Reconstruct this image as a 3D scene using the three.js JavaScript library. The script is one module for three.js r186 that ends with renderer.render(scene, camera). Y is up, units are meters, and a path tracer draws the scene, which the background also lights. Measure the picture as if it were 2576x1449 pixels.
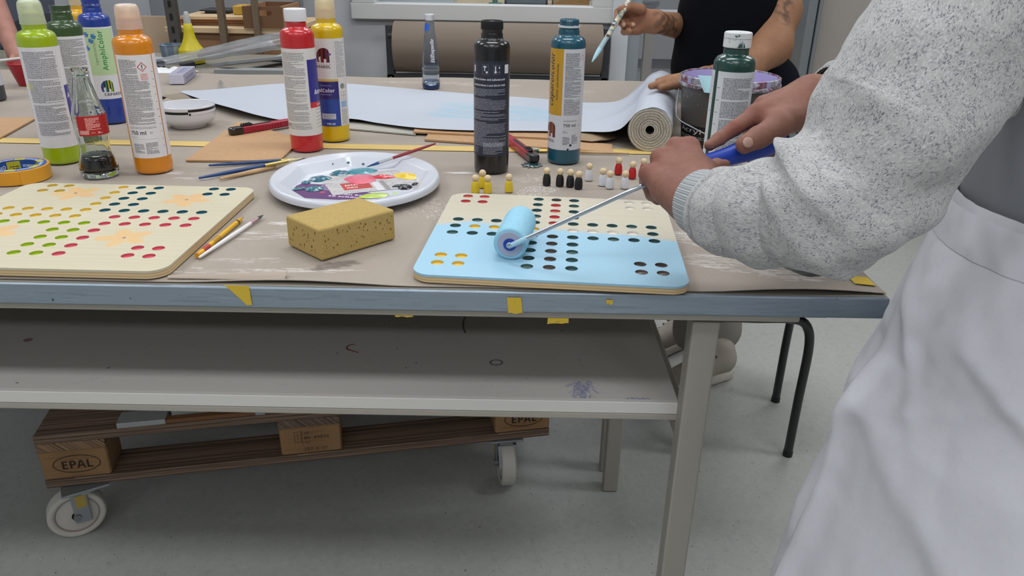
import * as THREE from 'three';
import { RoundedBoxGeometry } from 'three/addons/geometries/RoundedBoxGeometry.js';
import { mergeGeometries, mergeVertices } from 'three/addons/utils/BufferGeometryUtils.js';
import { ImprovedNoise } from 'three/addons/math/ImprovedNoise.js';
import { RectAreaLightUniformsLib } from 'three/addons/lights/RectAreaLightUniformsLib.js';

// ---------------------------------------------------------------- camera, light, exposure
const scene = new THREE.Scene();
const camera = new THREE.PerspectiveCamera(41.15, 2576 / 1449, 0.05, 60);
camera.rotation.order = 'YXZ';
camera.position.set(0, 1.31, 0);
camera.rotation.set(-0.420735, 0, 0.017882);
const renderer = new THREE.WebGLRenderer();
renderer.toneMapping = THREE.LinearToneMapping;
renderer.toneMappingExposure = 1.0;
renderer.shadowMap.enabled = true;
scene.background = new THREE.Color(0x202224);
RectAreaLightUniformsLib.init();
const LAMP_COLOR = 0xf9fbff, LAMP_INTENSITY = 7.8;
const LAMP_SPOTS = [];                        // luminaires hang in two rows under the ceiling
for (const z of [-5.6, -3.4, -1.5, 0.5, 2.5]) for (const x of [-2.1, 0, 2.1]) LAMP_SPOTS.push([x, z]);

// ---------------------------------------------------------------- helpers
let seed = 12345;
const rnd = () => { seed = (seed * 1664525 + 1013904223) >>> 0; return seed / 4294967296; };
const rr = (a, b) => a + (b - a) * rnd();
const noise3 = new ImprovedNoise();
const nz = (x, y, z = 0) => noise3.noise(x, y, z);
const V = (x, y, z) => Array.isArray(x) ? new THREE.Vector3(...x) : new THREE.Vector3(x, y, z);
const PI = Math.PI, rad = d => d * PI / 180;
const names = {};
function numbered(n) { if (!(n in names)) { names[n] = 0; return n; } names[n]++; return n + '_' + String(names[n]).padStart(3, '0'); }
function mat(color, roughness = 0.6, o = {}) {
  const P = ['clearcoat', 'clearcoatRoughness', 'transmission', 'thickness', 'ior', 'sheen', 'attenuationColor', 'attenuationDistance', 'specularIntensity'].some(k => k in o);
  return new (P ? THREE.MeshPhysicalMaterial : THREE.MeshStandardMaterial)({ color, roughness, ...o });
}
function shade(o) { o.traverse(m => { if (m.isMesh) { m.castShadow = true; m.receiveShadow = true; } }); return o; }
function part(name, geo, material, parent, pos, rot) {
  const m = new THREE.Mesh(Array.isArray(geo) ? merge(geo) : geo, material); m.name = name;
  if (pos) m.position.set(...pos);
  if (rot) m.rotation.set(...rot);
  m.castShadow = m.receiveShadow = true;
  parent.add(m); return m;
}
function merge(list) {
  const l = list.map(g => { let q = g.index ? g.toNonIndexed() : g; for (const k of Object.keys(q.attributes)) if (!['position', 'normal', 'uv', 'color'].includes(k)) q.deleteAttribute(k); return q; });
  const uv = l.every(g => g.attributes.uv), col = l.every(g => g.attributes.color);
  for (const g of l) { if (!uv) g.deleteAttribute('uv'); if (!col) g.deleteAttribute('color'); g.clearGroups(); }
  return mergeGeometries(l);
}
function tag(o, label, category, group, kind) {
  o.userData = { label, category }; if (group) o.userData.group = group; if (kind) o.userData.kind = kind; return o;
}
function thing(name, label, category, pos = [0, 0, 0], turn = 0, group) {
  const o = new THREE.Group(); o.name = numbered(name); o.position.set(...pos); o.rotation.y = turn; scene.add(o);
  return tag(o, label, category, group);
}
function solo(name, label, category, geo, material, pos, rot, group) {
  const m = part(numbered(name), geo, material, scene, pos, rot); return tag(m, label, category, group);
}
function struct(name, geo, material, pos, rot) {
  const m = part(name, geo, material, scene, pos, rot); m.userData = { kind: 'structure', label: name.replace(/_/g, ' '), category: name.split('_')[0] }; return m;
}
const box = (w, h, d, x = 0, y = 0, z = 0) => new THREE.BoxGeometry(w, h, d).translate(x, y, z);
const rbox = (w, h, d, r = 0.002, x = 0, y = 0, z = 0, s = 2) => new RoundedBoxGeometry(w, h, d, s, Math.min(r, w / 2.01, h / 2.01, d / 2.01)).translate(x, y, z);
const cyl = (r0, r1, h, s = 24, x = 0, y = 0, z = 0, open = false) => new THREE.CylinderGeometry(r0, r1, h, s, 1, open).translate(x, y, z);
const lathe = (pts, s = 40) => new THREE.LatheGeometry(pts.map(([r, y]) => new THREE.Vector2(Math.max(r, 0), y)), s);
const curve = pts => new THREE.CatmullRomCurve3(pts.map(p => V(p)), false, 'centripetal');
const tube = (pts, r, n = 24, s = 10) => capTube(curve(pts), r, n, s);
function capTube(c, r, n, s) {             // tube of varying radius with rounded-off ends
  const R = typeof r === 'function' ? r : () => r, fr = c.computeFrenetFrames(n, false), pos = [], idx = [], uv = [];
  const len = c.getLength();
  for (let i = 0; i <= n; i++) {
    const t = i / n, p = c.getPointAt(t), q = R(t);
    for (let j = 0; j <= s; j++) {
      const a = j / s * 2 * PI, d = fr.normals[i].clone().multiplyScalar(Math.cos(a)).addScaledVector(fr.binormals[i], Math.sin(a));
      pos.push(p.x + d.x * q, p.y + d.y * q, p.z + d.z * q); uv.push(j / s * 2 * PI * q, t * len);
    }
  }
  const w = s + 1;
  for (let i = 0; i < n; i++) for (let j = 0; j < s; j++) { const a = i * w + j; idx.push(a, a + w, a + 1, a + 1, a + w, a + w + 1); }
  for (const [i, f] of [[0, 1], [n, 0]]) {
    const p = c.getPointAt(i / n), k = pos.length / 3; pos.push(p.x, p.y, p.z); uv.push(0, 0);
    for (let j = 0; j < s; j++) { const a = i * w + j; f ? idx.push(k, a, a + 1) : idx.push(k, a + 1, a); }
  }
  const g = new THREE.BufferGeometry(); g.setAttribute('position', new THREE.Float32BufferAttribute(pos, 3)); g.setAttribute('uv', new THREE.Float32BufferAttribute(uv, 2));
  g.setIndex(idx); g.computeVertexNormals(); return g;
}
function grid(nu, nv, f, uvf) {            // surface f(u,v) -> [x,y,z]
  const pos = [], uv = [], idx = [];
  for (let i = 0; i <= nu; i++) for (let j = 0; j <= nv; j++) { const u = i / nu, v = j / nv; pos.push(...f(u, v)); uv.push(...(uvf ? uvf(u, v) : [u, v])); }
  for (let i = 0; i < nu; i++) for (let j = 0; j < nv; j++) { const a = i * (nv + 1) + j; idx.push(a, a + 1, a + nv + 1, a + 1, a + nv + 2, a + nv + 1); }
  const g = new THREE.BufferGeometry(); g.setAttribute('position', new THREE.Float32BufferAttribute(pos, 3)); g.setAttribute('uv', new THREE.Float32BufferAttribute(uv, 2));
  g.setIndex(idx); g.computeVertexNormals(); return g;
}
function slabGrid(nu, nv, f, t, uvf) {     // a sheet with thickness t (down)
  const a = grid(nu, nv, f, uvf), b = grid(nu, nv, (u, v) => { const p = f(u, v); return [p[0], p[1] - t, p[2]]; }, uvf);
  const ix = b.index.array; for (let i = 0; i < ix.length; i += 3) { const q = ix[i]; ix[i] = ix[i + 1]; ix[i + 1] = q; } b.computeVertexNormals();
  const rim = (k, fn) => grid(k, 1, (u, v) => { const p = fn(u); return [p[0], p[1] - v * t, p[2]]; });
  return merge([a, b, rim(nu, u => f(u, 0)), rim(nu, u => f(u, 1)), rim(nv, u => f(0, u)), rim(nv, u => f(1, u))]);
}
function bar(a, b, r, r2 = r, s = 14) {    // straight rod between two points
  const A = V(a), B = V(b), g = new THREE.CylinderGeometry(r2, r, A.distanceTo(B), s);
  g.applyQuaternion(new THREE.Quaternion().setFromUnitVectors(V(0, 1, 0), B.clone().sub(A).normalize())); const m = A.add(B).multiplyScalar(0.5);
  return g.translate(m.x, m.y, m.z);
}
function roundRect(x0, y0, x1, y1, r) {
  const s = new THREE.Shape(); s.moveTo(x0 + r, y0); s.lineTo(x1 - r, y0); s.absarc(x1 - r, y0 + r, r, -PI / 2, 0); s.lineTo(x1, y1 - r); s.absarc(x1 - r, y1 - r, r, 0, PI / 2);
  s.lineTo(x0 + r, y1); s.absarc(x0 + r, y1 - r, r, PI / 2, PI); s.lineTo(x0, y0 + r); s.absarc(x0 + r, y0 + r, r, PI, 1.5 * PI); return s;
}
const flat = (shape, h, bevel = 0, cs = 10) => new THREE.ExtrudeGeometry(shape, { depth: h - 2 * bevel, bevelEnabled: bevel > 0, bevelSize: bevel, bevelThickness: bevel, bevelOffset: -bevel, bevelSegments: 2, curveSegments: cs }).translate(0, 0, bevel).rotateX(-PI / 2);
function canvas(w, h, draw, o = {}) {
  const c = document.createElement('canvas'); c.width = w; c.height = h; const x = c.getContext('2d'); draw(x, w, h);
  const t = new THREE.CanvasTexture(c); t.colorSpace = o.linear ? THREE.NoColorSpace : THREE.SRGBColorSpace; t.anisotropy = 8;
  if (o.wrap) t.wrapS = t.wrapT = THREE.RepeatWrapping; if (o.repeat) t.repeat.set(...o.repeat); if (o.offset) t.offset.set(...o.offset); return t;
}
const rgb = (r, g, b, a = 1) => `rgba(${r | 0},${g | 0},${b | 0},${a})`;
function speckle(x, w, h, n, col, s0, s1, a0 = 0.1, a1 = 0.5) { for (let i = 0; i < n; i++) { x.fillStyle = col(rr(a0, a1)); const s = rr(s0, s1); x.fillRect(rnd() * w, rnd() * h, s, s * rr(0.5, 1.5)); } }
function micro(x, x0, y0, w, h, lh, color, fill = 0.6) {   // unreadably small print
  x.fillStyle = color;
  for (let y = y0; y < y0 + h; y += lh) { let p = x0; const end = x0 + w * (rnd() < 0.15 ? rr(0.35, 0.8) : rr(0.93, 1)); while (p < end) { const k = Math.min(rr(1.2, 5.5) * lh * 0.55, end - p); x.fillRect(p, y, k, lh * fill * rr(0.75, 1)); p += k + lh * 0.3; } }
}
function text(x, s, px, py, size, color, o = {}) {
  x.save(); x.translate(px, py); x.rotate(rad(o.turn || 0)); x.font = `${o.style || ''} ${size}px ${o.font || 'sans-serif'}`; x.fillStyle = color; x.textAlign = o.align || 'left'; x.textBaseline = 'middle';
  if (o.sx) x.scale(o.sx, 1); x.fillText(s, 0, 0); x.restore();
}
// smooth union of tapered capsules, meshed with surface nets
const smin = (a, b, k) => { if (k <= 0) return Math.min(a, b); const h = Math.max(k - Math.abs(a - b), 0) / k; return Math.min(a, b) - h * h * k * 0.25; };
function capsules(list) {                   // [a, b, r1, r2, k]
  return list.map(([a, b, r1, r2, k = 0.01]) => { const d = [b[0] - a[0], b[1] - a[1], b[2] - a[2]]; return { a, d, l: Math.max(1e-9, d[0] * d[0] + d[1] * d[1] + d[2] * d[2]), r1, r2, k }; });
}
function fieldOf(list, extra) {
  const C = capsules(list);
  return (x, y, z) => {
    let m = 1;
    for (const c of C) {
      const px = x - c.a[0], py = y - c.a[1], pz = z - c.a[2]; let t = (px * c.d[0] + py * c.d[1] + pz * c.d[2]) / c.l; t = t < 0 ? 0 : t > 1 ? 1 : t;
      const dx = px - t * c.d[0], dy = py - t * c.d[1], dz = pz - t * c.d[2];
      m = smin(m, Math.sqrt(dx * dx + dy * dy + dz * dz) - (c.r1 + (c.r2 - c.r1) * t), c.k);
    }
    return extra ? extra(m, x, y, z) : m;
  };
}
function boundsOf(list, pad) {
  const lo = [1e9, 1e9, 1e9], hi = [-1e9, -1e9, -1e9];
  for (const [a, b, r1, r2] of list) for (const [p, r] of [[a, r1], [b, r2]]) for (let i = 0; i < 3; i++) { lo[i] = Math.min(lo[i], p[i] - r - pad); hi[i] = Math.max(hi[i], p[i] + r + pad); }
  return [lo, hi];
}
function surfaceNets(f, lo, hi, cell, colorOf) {
  const n = [0, 1, 2].map(i => Math.ceil((hi[i] - lo[i]) / cell) + 1), [nx, ny, nzz] = n, D = new Float32Array(nx * ny * nzz);
  const at = (i, j, k) => i + nx * (j + ny * k);
  for (let k = 0; k < nzz; k++) for (let j = 0; j < ny; j++) for (let i = 0; i < nx; i++) D[at(i, j, k)] = f(lo[0] + i * cell, lo[1] + j * cell, lo[2] + k * cell);
  const id = new Int32Array(nx * ny * nzz).fill(-1), pos = [], idx = [], col = [];
  const E = [[0, 1], [2, 3], [4, 5], [6, 7], [0, 2], [1, 3], [4, 6], [5, 7], [0, 4], [1, 5], [2, 6], [3, 7]];
  for (let k = 0; k < nzz - 1; k++) for (let j = 0; j < ny - 1; j++) for (let i = 0; i < nx - 1; i++) {
    const v = []; let s = 0; for (let c = 0; c < 8; c++) { v[c] = D[at(i + (c & 1), j + (c >> 1 & 1), k + (c >> 2))]; if (v[c] < 0) s++; }
    if (s === 0 || s === 8) continue;
    let x = 0, y = 0, z = 0, m = 0;
    for (const [a, b] of E) if ((v[a] < 0) !== (v[b] < 0)) { const t = v[a] / (v[a] - v[b]); x += (a & 1) + t * ((b & 1) - (a & 1)); y += (a >> 1 & 1) + t * ((b >> 1 & 1) - (a >> 1 & 1)); z += (a >> 2) + t * ((b >> 2) - (a >> 2)); m++; }
    id[at(i, j, k)] = pos.length / 3; const P = [lo[0] + (i + x / m) * cell, lo[1] + (j + y / m) * cell, lo[2] + (k + z / m) * cell]; pos.push(...P); if (colorOf) col.push(...colorOf(...P));
  }
  const quad = (a, b, c, d, flip) => { if (a < 0 || b < 0 || c < 0 || d < 0) return; flip ? idx.push(a, c, b, b, c, d) : idx.push(a, b, c, b, d, c); };
  for (let k = 1; k < nzz - 1; k++) for (let j = 1; j < ny - 1; j++) for (let i = 1; i < nx - 1; i++) {
    const s = D[at(i, j, k)] < 0;
    if (s !== (D[at(i + 1, j, k)] < 0)) quad(id[at(i, j - 1, k - 1)], id[at(i, j, k - 1)], id[at(i, j - 1, k)], id[at(i, j, k)], !s);
    if (s !== (D[at(i, j + 1, k)] < 0)) quad(id[at(i - 1, j, k - 1)], id[at(i, j, k - 1)], id[at(i - 1, j, k)], id[at(i, j, k)], s);
    if (s !== (D[at(i, j, k + 1)] < 0)) quad(id[at(i - 1, j - 1, k)], id[at(i, j - 1, k)], id[at(i - 1, j, k)], id[at(i, j, k)], !s);
  }
  const g = new THREE.BufferGeometry(); g.setAttribute('position', new THREE.Float32BufferAttribute(pos, 3)); if (colorOf) g.setAttribute('color', new THREE.Float32BufferAttribute(col, 3));
  g.setIndex(idx); g.computeVertexNormals(); return g;
}
const blob = (list, cell, colorOf, extra) => surfaceNets(fieldOf(list, extra), ...boundsOf(list, cell * 2.5), cell, colorOf);

// ---------------------------------------------------------------- surfaces
const floorTex = canvas(2048, 2048, (x, w, h) => {
  x.fillStyle = '#abada8'; x.fillRect(0, 0, w, h);
  speckle(x, w, h, 9000, a => rgb(200, 202, 200, a), 6, 26, 0.02, 0.07); speckle(x, w, h, 9000, a => rgb(120, 122, 124, a), 6, 26, 0.02, 0.07);
  speckle(x, w, h, 5200, a => rgb(86, 88, 90, a), 1.5, 4.5, 0.12, 0.45); speckle(x, w, h, 260, a => rgb(50, 52, 54, a), 2, 5, 0.4, 0.8); speckle(x, w, h, 2600, a => rgb(205, 206, 203, a), 1.5, 4, 0.12, 0.4);
}, { wrap: true });
function noiseTex(base, spread, n = 512, cell = 3) { return canvas(n, n, (x, w, h) => { x.fillStyle = rgb(...base); x.fillRect(0, 0, w, h); for (let i = 0; i < n * n / 14; i++) { const d = rr(-spread, spread); x.fillStyle = rgb(base[0] + d, base[1] + d, base[2] + d, 0.4); x.fillRect(rnd() * w, rnd() * h, rr(1, cell), rr(1, cell)); } }, { wrap: true }); }
function woodTex(base, dark, n = 512, o = {}) {           // grain runs along u
  return canvas(n, n, (x, w, h) => {
    x.fillStyle = rgb(...base); x.fillRect(0, 0, w, h);
    for (let i = 0; i < (o.lines || 260); i++) { const y = rnd() * h, a = rr(0.04, o.amp || 0.22); x.strokeStyle = rnd() < 0.7 ? rgb(...dark, a) : rgb(base[0] + 25, base[1] + 22, base[2] + 18, a); x.lineWidth = rr(0.6, o.lw || 3.5); x.beginPath(); for (let u = 0; u <= w; u += 32) x.lineTo(u, y + 7 * nz(u * 0.006, y * 0.02, i)); x.stroke(); }
    for (let i = 0; i < (o.knots || 0); i++) { const a = rnd() * w, b = rnd() * h; x.fillStyle = rgb(...dark, 0.75); x.beginPath(); x.ellipse(a, b, rr(7, 16), rr(4, 8), 0, 0, 7); x.fill(); }
  }, { wrap: true });
}
const MAT = {
  floor: mat(0xffffff, 0.42, { map: floorTex }),
  wall: mat(0xc3c6ca, 0.85), ceiling: mat(0xdedede, 0.9), beigeWall: mat(0x9d9690, 0.8), whiteFrame: mat(0xc9cac8, 0.6), postLight: mat(0xc3c7cb, 0.6), postGrey: mat(0x8b9297, 0.5),
  steel: mat(0x8a8d90, 0.4, { metalness: 0.7 }), darkSteel: mat(0x3a3c40, 0.55, { metalness: 0.3 }), zinc: mat(0x9ba1a6, 0.4, { metalness: 0.6 }), black: mat(0x111114, 0.4), blackGloss: mat(0x0d0d10, 0.25, { clearcoat: 0.6, clearcoatRoughness: 0.2 }),
  mdf: mat(0xffffff, 0.7, { map: noiseTex([184, 146, 106], 22) }), mdfEdge: mat(0x9c7448, 0.8), palewood: mat(0xffffff, 0.6, { map: woodTex([214, 188, 150], [150, 112, 70]) }), brownwood: mat(0xffffff, 0.6, { map: woodTex([158, 120, 86], [100, 70, 44]) }),
  white: mat(0xe6e7e8, 0.5), whiteGloss: mat(0xe8e9ec, 0.22, { clearcoat: 0.5, clearcoatRoughness: 0.15 }),
};
// ---------------------------------------------------------------- room
function planeUV(w, d, x, y, z) { const g = new THREE.BoxGeometry(w, 0.1, d); const p = g.attributes.position, u = g.attributes.uv; for (let i = 0; i < p.count; i++) u.setXY(i, (p.getX(i) + x) * 0.8, (p.getZ(i) + z) * 0.8); return g.translate(x, y, z); }
struct('floor', planeUV(9, 13, 0.25, -0.05, -1.9), MAT.floor);
struct('ceiling', box(9, 0.1, 13, 0.25, 3.05, -1.9), MAT.ceiling);
struct('wall_left', box(0.12, 3, 13, -4.2, 1.5, -1.9), MAT.wall);
struct('wall_right', box(0.12, 3, 13, 4.7, 1.5, -1.9), MAT.beigeWall);
struct('wall_front', box(9, 3, 0.12, 0.25, 1.5, 4.5), MAT.wall);
struct('wall_far', box(9, 3, 0.12, 0.25, 1.5, -8.3), MAT.wall);
struct('wall_back', merge([box(3.43, 3, 0.12, -2.425, 1.5, -4.16), box(1.09, 1.03, 0.12, -0.165, 0.515, -4.16), box(1.09, 1, 0.12, -0.165, 2.5, -4.16), box(0.2, 3, 0.12, 0.48, 1.5, -4.16), box(0.9, 0.9, 0.12, 1.03, 2.55, -4.16)]), MAT.wall);
struct('wall_partition', box(3.1, 3, 0.12, 3.06, 1.5, -4.16), MAT.beigeWall);
{ // window with its white frame and pane
  const w = struct('window_1', merge([rbox(1.33, 0.078, 0.05, 0.006, -0.165, 0.995, -4.08), rbox(1.33, 0.08, 0.05, 0.006, -0.165, 2.04, -4.08), rbox(0.115, 1.0, 0.05, 0.006, -0.765, 1.53, -4.08), rbox(0.105, 1.0, 0.05, 0.006, 0.43, 1.53, -4.08)]), MAT.whiteFrame);
  part('window_pane', box(1.09, 0.98, 0.006, -0.165, 1.53, -4.14), mat(0xf4f8f8, 0.02, { transmission: 1, thickness: 0, ior: 1.5 }), w);
  struct('trim_1', rbox(0.085, 2.15, 0.09, 0.004, 0.517, 1.075, -4.07), MAT.postLight);
  struct('trim_2', rbox(0.064, 2.15, 0.07, 0.004, 0.59, 1.075, -4.08), MAT.postGrey);
  struct('trim_3', merge([rbox(0.045, 2.2, 0.14, 0.004, 1.472, 1.1, -4.13), rbox(0.016, 2.2, 0.1, 0.003, 1.508, 1.1, -4.1)]), mat(0x7d8386, 0.45, { metalness: 0.3 }));
}
for (const [x, z] of LAMP_SPOTS) {   // ceiling luminaires, each with the light it gives
  const t = thing('ceiling_light', 'long flat white ceiling luminaire', 'ceiling light', [x, 2.93, z], 0, 'ceiling luminaires in rows');
  part('housing', rbox(1.3, 0.07, 0.44, 0.01, 0, 0.035, 0), MAT.white, t);
  part('diffuser', box(1.22, 0.012, 0.36, 0, -0.006, 0), mat(0xffffff, 0.5, { emissive: LAMP_COLOR, emissiveIntensity: 5 }), t);
  const l = new THREE.RectAreaLight(LAMP_COLOR, LAMP_INTENSITY, 1.22, 0.36); l.name = 'lamp_light'; l.position.set(0, -0.016, 0); l.rotation.x = -PI / 2; t.add(l);
}
// ---------------------------------------------------------------- seen through the window
{
  const b = thing('storage_bench', 'pale wooden bench seen through the window', 'bench', [-0.2, 0, -4.75]);
  part('bench_top', rbox(1.6, 0.04, 0.6, 0.004, 0, 0.98, 0), MAT.palewood, b); for (const s of [-1, 1]) part('leg', box(0.06, 0.96, 0.5, 0.75 * s, 0.48, 0), MAT.brownwood, b);
  solo('paper_stack', 'white paper stack behind the window', 'paper', rbox(0.4, 0.06, 0.3, 0.003, -0.55, 1.03, -4.62), mat(0xd8dade, 0.7));
  solo('grey_crate', 'dark grey crate behind the window', 'crate', merge([box(0.24, 0.012, 0.24, 0, 0.006, 0), ...[-1, 1].flatMap(s => [box(0.24, 0.12, 0.012, 0, 0.06, 0.114 * s), box(0.012, 0.12, 0.24, 0.114 * s, 0.06, 0)])]), mat(0x5a6068, 0.6), [0.05, 1.0, -4.65]);
  solo('cardboard_box', 'tan cardboard box behind the window beside the dark grey crate', 'box', rbox(0.2, 0.14, 0.2, 0.004, 0, 0.07, 0), mat(0xb48a5c, 0.8), [0.3, 1.0, -4.62]);
  const g = thing('green_stamp', 'green round lid standing in front of the dark grey crate', 'lid', [-0.12, 1.0, -4.45]); part('disc', cyl(0.035, 0.035, 0.02, 24, 0, 0.01, 0), mat(0x4f8b73, 0.5), g); part('knob', cyl(0.012, 0.016, 0.03, 16, 0, 0.035, 0), mat(0x3d6f5c, 0.5), g);
  const k = thing('glove', 'black and yellow work glove behind the window', 'glove', [0.5, 1.0, -4.5]); part('palm', new THREE.SphereGeometry(0.06, 20, 14).scale(1.1, 0.7, 0.7).translate(0, 0.042, 0), MAT.black, k); part('cuff', cyl(0.03, 0.036, 0.05, 20, 0.05, 0.035, 0.02), mat(0xc9a82a, 0.7), k);
}
{ // the room past the doorway
  const t = thing('side_table', 'white table with pale square legs seen through the doorway', 'table', [0.98, 0, -5.6]);
  part('table_top', rbox(1.0, 0.03, 0.6, 0.004, 0, 0.885, 0), mat(0xc7cacf, 0.6), t);
  for (const [x, z] of [[-0.1, 0.25], [-0.45, -0.25], [0.45, 0.25], [0.45, -0.25]]) part('leg', box(0.06, 0.87, 0.06, x, 0.435, z), MAT.whiteFrame, t);
  part('cross_shelf', rbox(0.95, 0.02, 0.5, 0.003, 0, 0.55, 0), mat(0xb7bbc2, 0.6), t);
  solo('plastic_bag', 'grey plastic bag on the white table past the doorway', 'bag', new THREE.IcosahedronGeometry(0.11, 3).scale(1.2, 0.55, 0.8), mat(0x8c9198, 0.4), [0.82, 0.97, -5.45]);
  const c = thing('wooden_cupboard', 'orange brown wooden cupboard at the right of the doorway', 'cupboard', [1.42, 0, -4.75]);
  part('body', rbox(0.42, 0.86, 0.45, 0.004, 0, 0.43, 0), mat(0xa37a4c, 0.6), c); part('door', rbox(0.38, 0.8, 0.02, 0.003, 0, 0.43, 0.235), mat(0xab8254, 0.6), c);
  solo('black_bag', 'black bag on the orange brown cupboard', 'bag', rbox(0.3, 0.12, 0.2, 0.03, 1.36, 0.92, -4.66), MAT.black);
  solo('grey_whiteboard', 'pale grey board standing behind the black bag', 'board', rbox(0.24, 0.7, 0.02, 0.003, 1.38, 1.21, -4.8), mat(0xa9adb2, 0.6));
}
// ---------------------------------------------------------------- paper roll holder on the back wall
{
  const d = thing('roll_holder', 'dark metal wall holder carrying a wide kraft paper roll', 'paper holder', [-0.09, 0.68, -3.95]);
  for (const s of [-1, 1]) { part('bracket', merge([rbox(0.035, 0.27, 0.05, 0.003, 0.53 * s, 0.13, 0.02), rbox(0.03, 0.05, 0.16, 0.003, 0.53 * s, 0.2, -0.06), cyl(0.02, 0.02, 0.03, 18, 0, 0, 0).rotateZ(PI / 2).translate(0.52 * s, 0.215, 0.03)]), MAT.darkSteel, d); part('bolt', cyl(0.008, 0.008, 0.01, 12).rotateX(PI / 2).translate(0.53 * s, 0.015, 0.048), MAT.zinc, d); }
  part('tear_bar', rbox(1.1, 0.04, 0.03, 0.003, 0, 0.015, 0.03), MAT.darkSteel, d);
  const kp = mat(0xffffff, 0.75, { map: noiseTex([122, 109, 96], 10) });
  part('paper_roll', cyl(0.12, 0.12, 1.02, 48).rotateZ(PI / 2).translate(0, 0.16, -0.01), kp, d);
  part('loose_sheet', grid(24, 10, (u, v) => { const a = -0.35 + v * 1.4, c = 0.10 * (1 - u) * 0; const e = u < 0.14 ? 0.3 * (0.14 - u) / 0.14 : 0; const A = Math.min(a, 1.05 - e * 1.1); return [-0.505 + 1.01 * u, 0.16 - Math.sin(A) * 0.124 - c, -0.01 + Math.cos(A) * 0.124]; }), kp, d);
}
// ---------------------------------------------------------------- wooden cabinet, shelving uprights and what lies there
{
  const c = thing('wooden_cabinet', 'brown wooden cabinet with a pale top behind the far bench', 'cabinet', [-1.19, 0, -3.59]);
  part('body', rbox(0.5, 0.955, 0.5, 0.004, 0, 0.4775, 0), MAT.brownwood, c); part('top', rbox(0.52, 0.022, 0.56, 0.003, 0, 0.967, 0), MAT.palewood, c);
  const up = (n, x, z, w, m, lab) => {
    const u = thing(n, lab, 'upright', [x, 0, z]); part('post', rbox(w, 2.1, 0.03, 0.002, 0, 1.05, 0), m, u);
    if (n === 'slotted_upright') for (let i = 0; i < 24; i++) part('slot', box(0.012, 0.025, 0.004, 0, 0.72 + i * 0.05, 0.0145), MAT.black, u);
    return u;
  };
  up('slotted_upright', -1.4, -3.29, 0.046, mat(0x55524e, 0.5, { metalness: 0.4 }), 'dark slotted steel upright at the left of the wooden cabinet');
  up('shelf_upright', -1.2, -3.29, 0.026, mat(0x6d5d4b, 0.7), 'brown shelf upright standing in front of the stacked boards');
  up('shelf_upright', -1.06, -3.29, 0.022, mat(0x6d5d4b, 0.7), 'brown shelf upright standing in front of the wooden crate');
  up('slotted_upright', -0.905, -3.85, 0.04, mat(0x6a6c6e, 0.5, { metalness: 0.4 }), 'slotted steel upright at the right of the wooden crate');
  for (let i = 0; i < 3; i++) solo('stacked_board', ['bottom board of the stack on the wooden cabinet', 'middle board of the stack on the wooden cabinet', 'top board of the stack on the wooden cabinet'][i], 'board', rbox(0.29 - i * 0.006, 0.012, 0.3, 0.001), [MAT.brownwood, mat(0x8a5a34, 0.7), MAT.palewood][i], [-1.275, 0.9845 + i * 0.0125, -3.55 + i * 0.012], [0, 0.03 * i, 0], 'boards stacked on the cabinet');
  solo('yellow_block', 'mustard yellow foam block on the stacked boards', 'block', rbox(0.1, 0.036, 0.12, 0.005), mat(0xb9953f, 0.9), [-1.17, 1.034, -3.53], [0, 0.1, 0]);
  const bt = thing('black_tray', 'flat black tray lying on the stacked boards', 'tray', [-1.31, 1.0165, -3.58], 0.05); part('base', rbox(0.13, 0.006, 0.15, 0.002, 0, 0.012, 0), mat(0x22272b, 0.3), bt); part('foot', box(0.1, 0.009, 0.1, 0, 0.0045, 0), mat(0x5d646a, 0.5), bt);
  const k = thing('wooden_crate', 'brown wooden crate with an oval hand hole in its end', 'crate', [-1.037, 0.979, -3.45]);
  const sh = new THREE.Shape(); sh.moveTo(-0.08, 0); sh.lineTo(0.08, 0); sh.lineTo(0.08, 0.085); sh.lineTo(-0.08, 0.085); const ho = new THREE.Path(); ho.absellipse(0.005, 0.06, 0.036, 0.012, 0, 2 * PI); sh.holes.push(ho);
  part('end_panel', new THREE.ExtrudeGeometry(sh, { depth: 0.012, bevelEnabled: false }).translate(0, 0, 0.14), mat(0x6f4e33, 0.7), k);
  part('end_panel', box(0.16, 0.085, 0.012, 0, 0.0425, -0.14), mat(0x6f4e33, 0.7), k); for (const s of [-1, 1]) part('side_panel', box(0.012, 0.085, 0.27, 0.074 * s, 0.0425, 0), MAT.brownwood, k); part('bottom_panel', box(0.148, 0.01, 0.27, 0, 0.005, 0), MAT.brownwood, k);
  solo('leaning_board', 'pale beige board leaning left of the slotted upright', 'board', rbox(0.2, 1.02, 0.018, 0.002), mat(0xb59f86, 0.7), [-1.56, 0.5, -3.4], [-0.06, 0.35, 0.0]);
  solo('grey_cabinet', 'grey metal cabinet behind the wooden cabinet', 'cabinet', merge([rbox(0.7, 1.7, 0.18, 0.01, 0, 0.85, 0), rbox(0.01, 1.6, 0.012, 0.002, 0, 0.85, 0.09)]), mat(0x858a8f, 0.5), [-1.42, 0, -4.0]);
}

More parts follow.
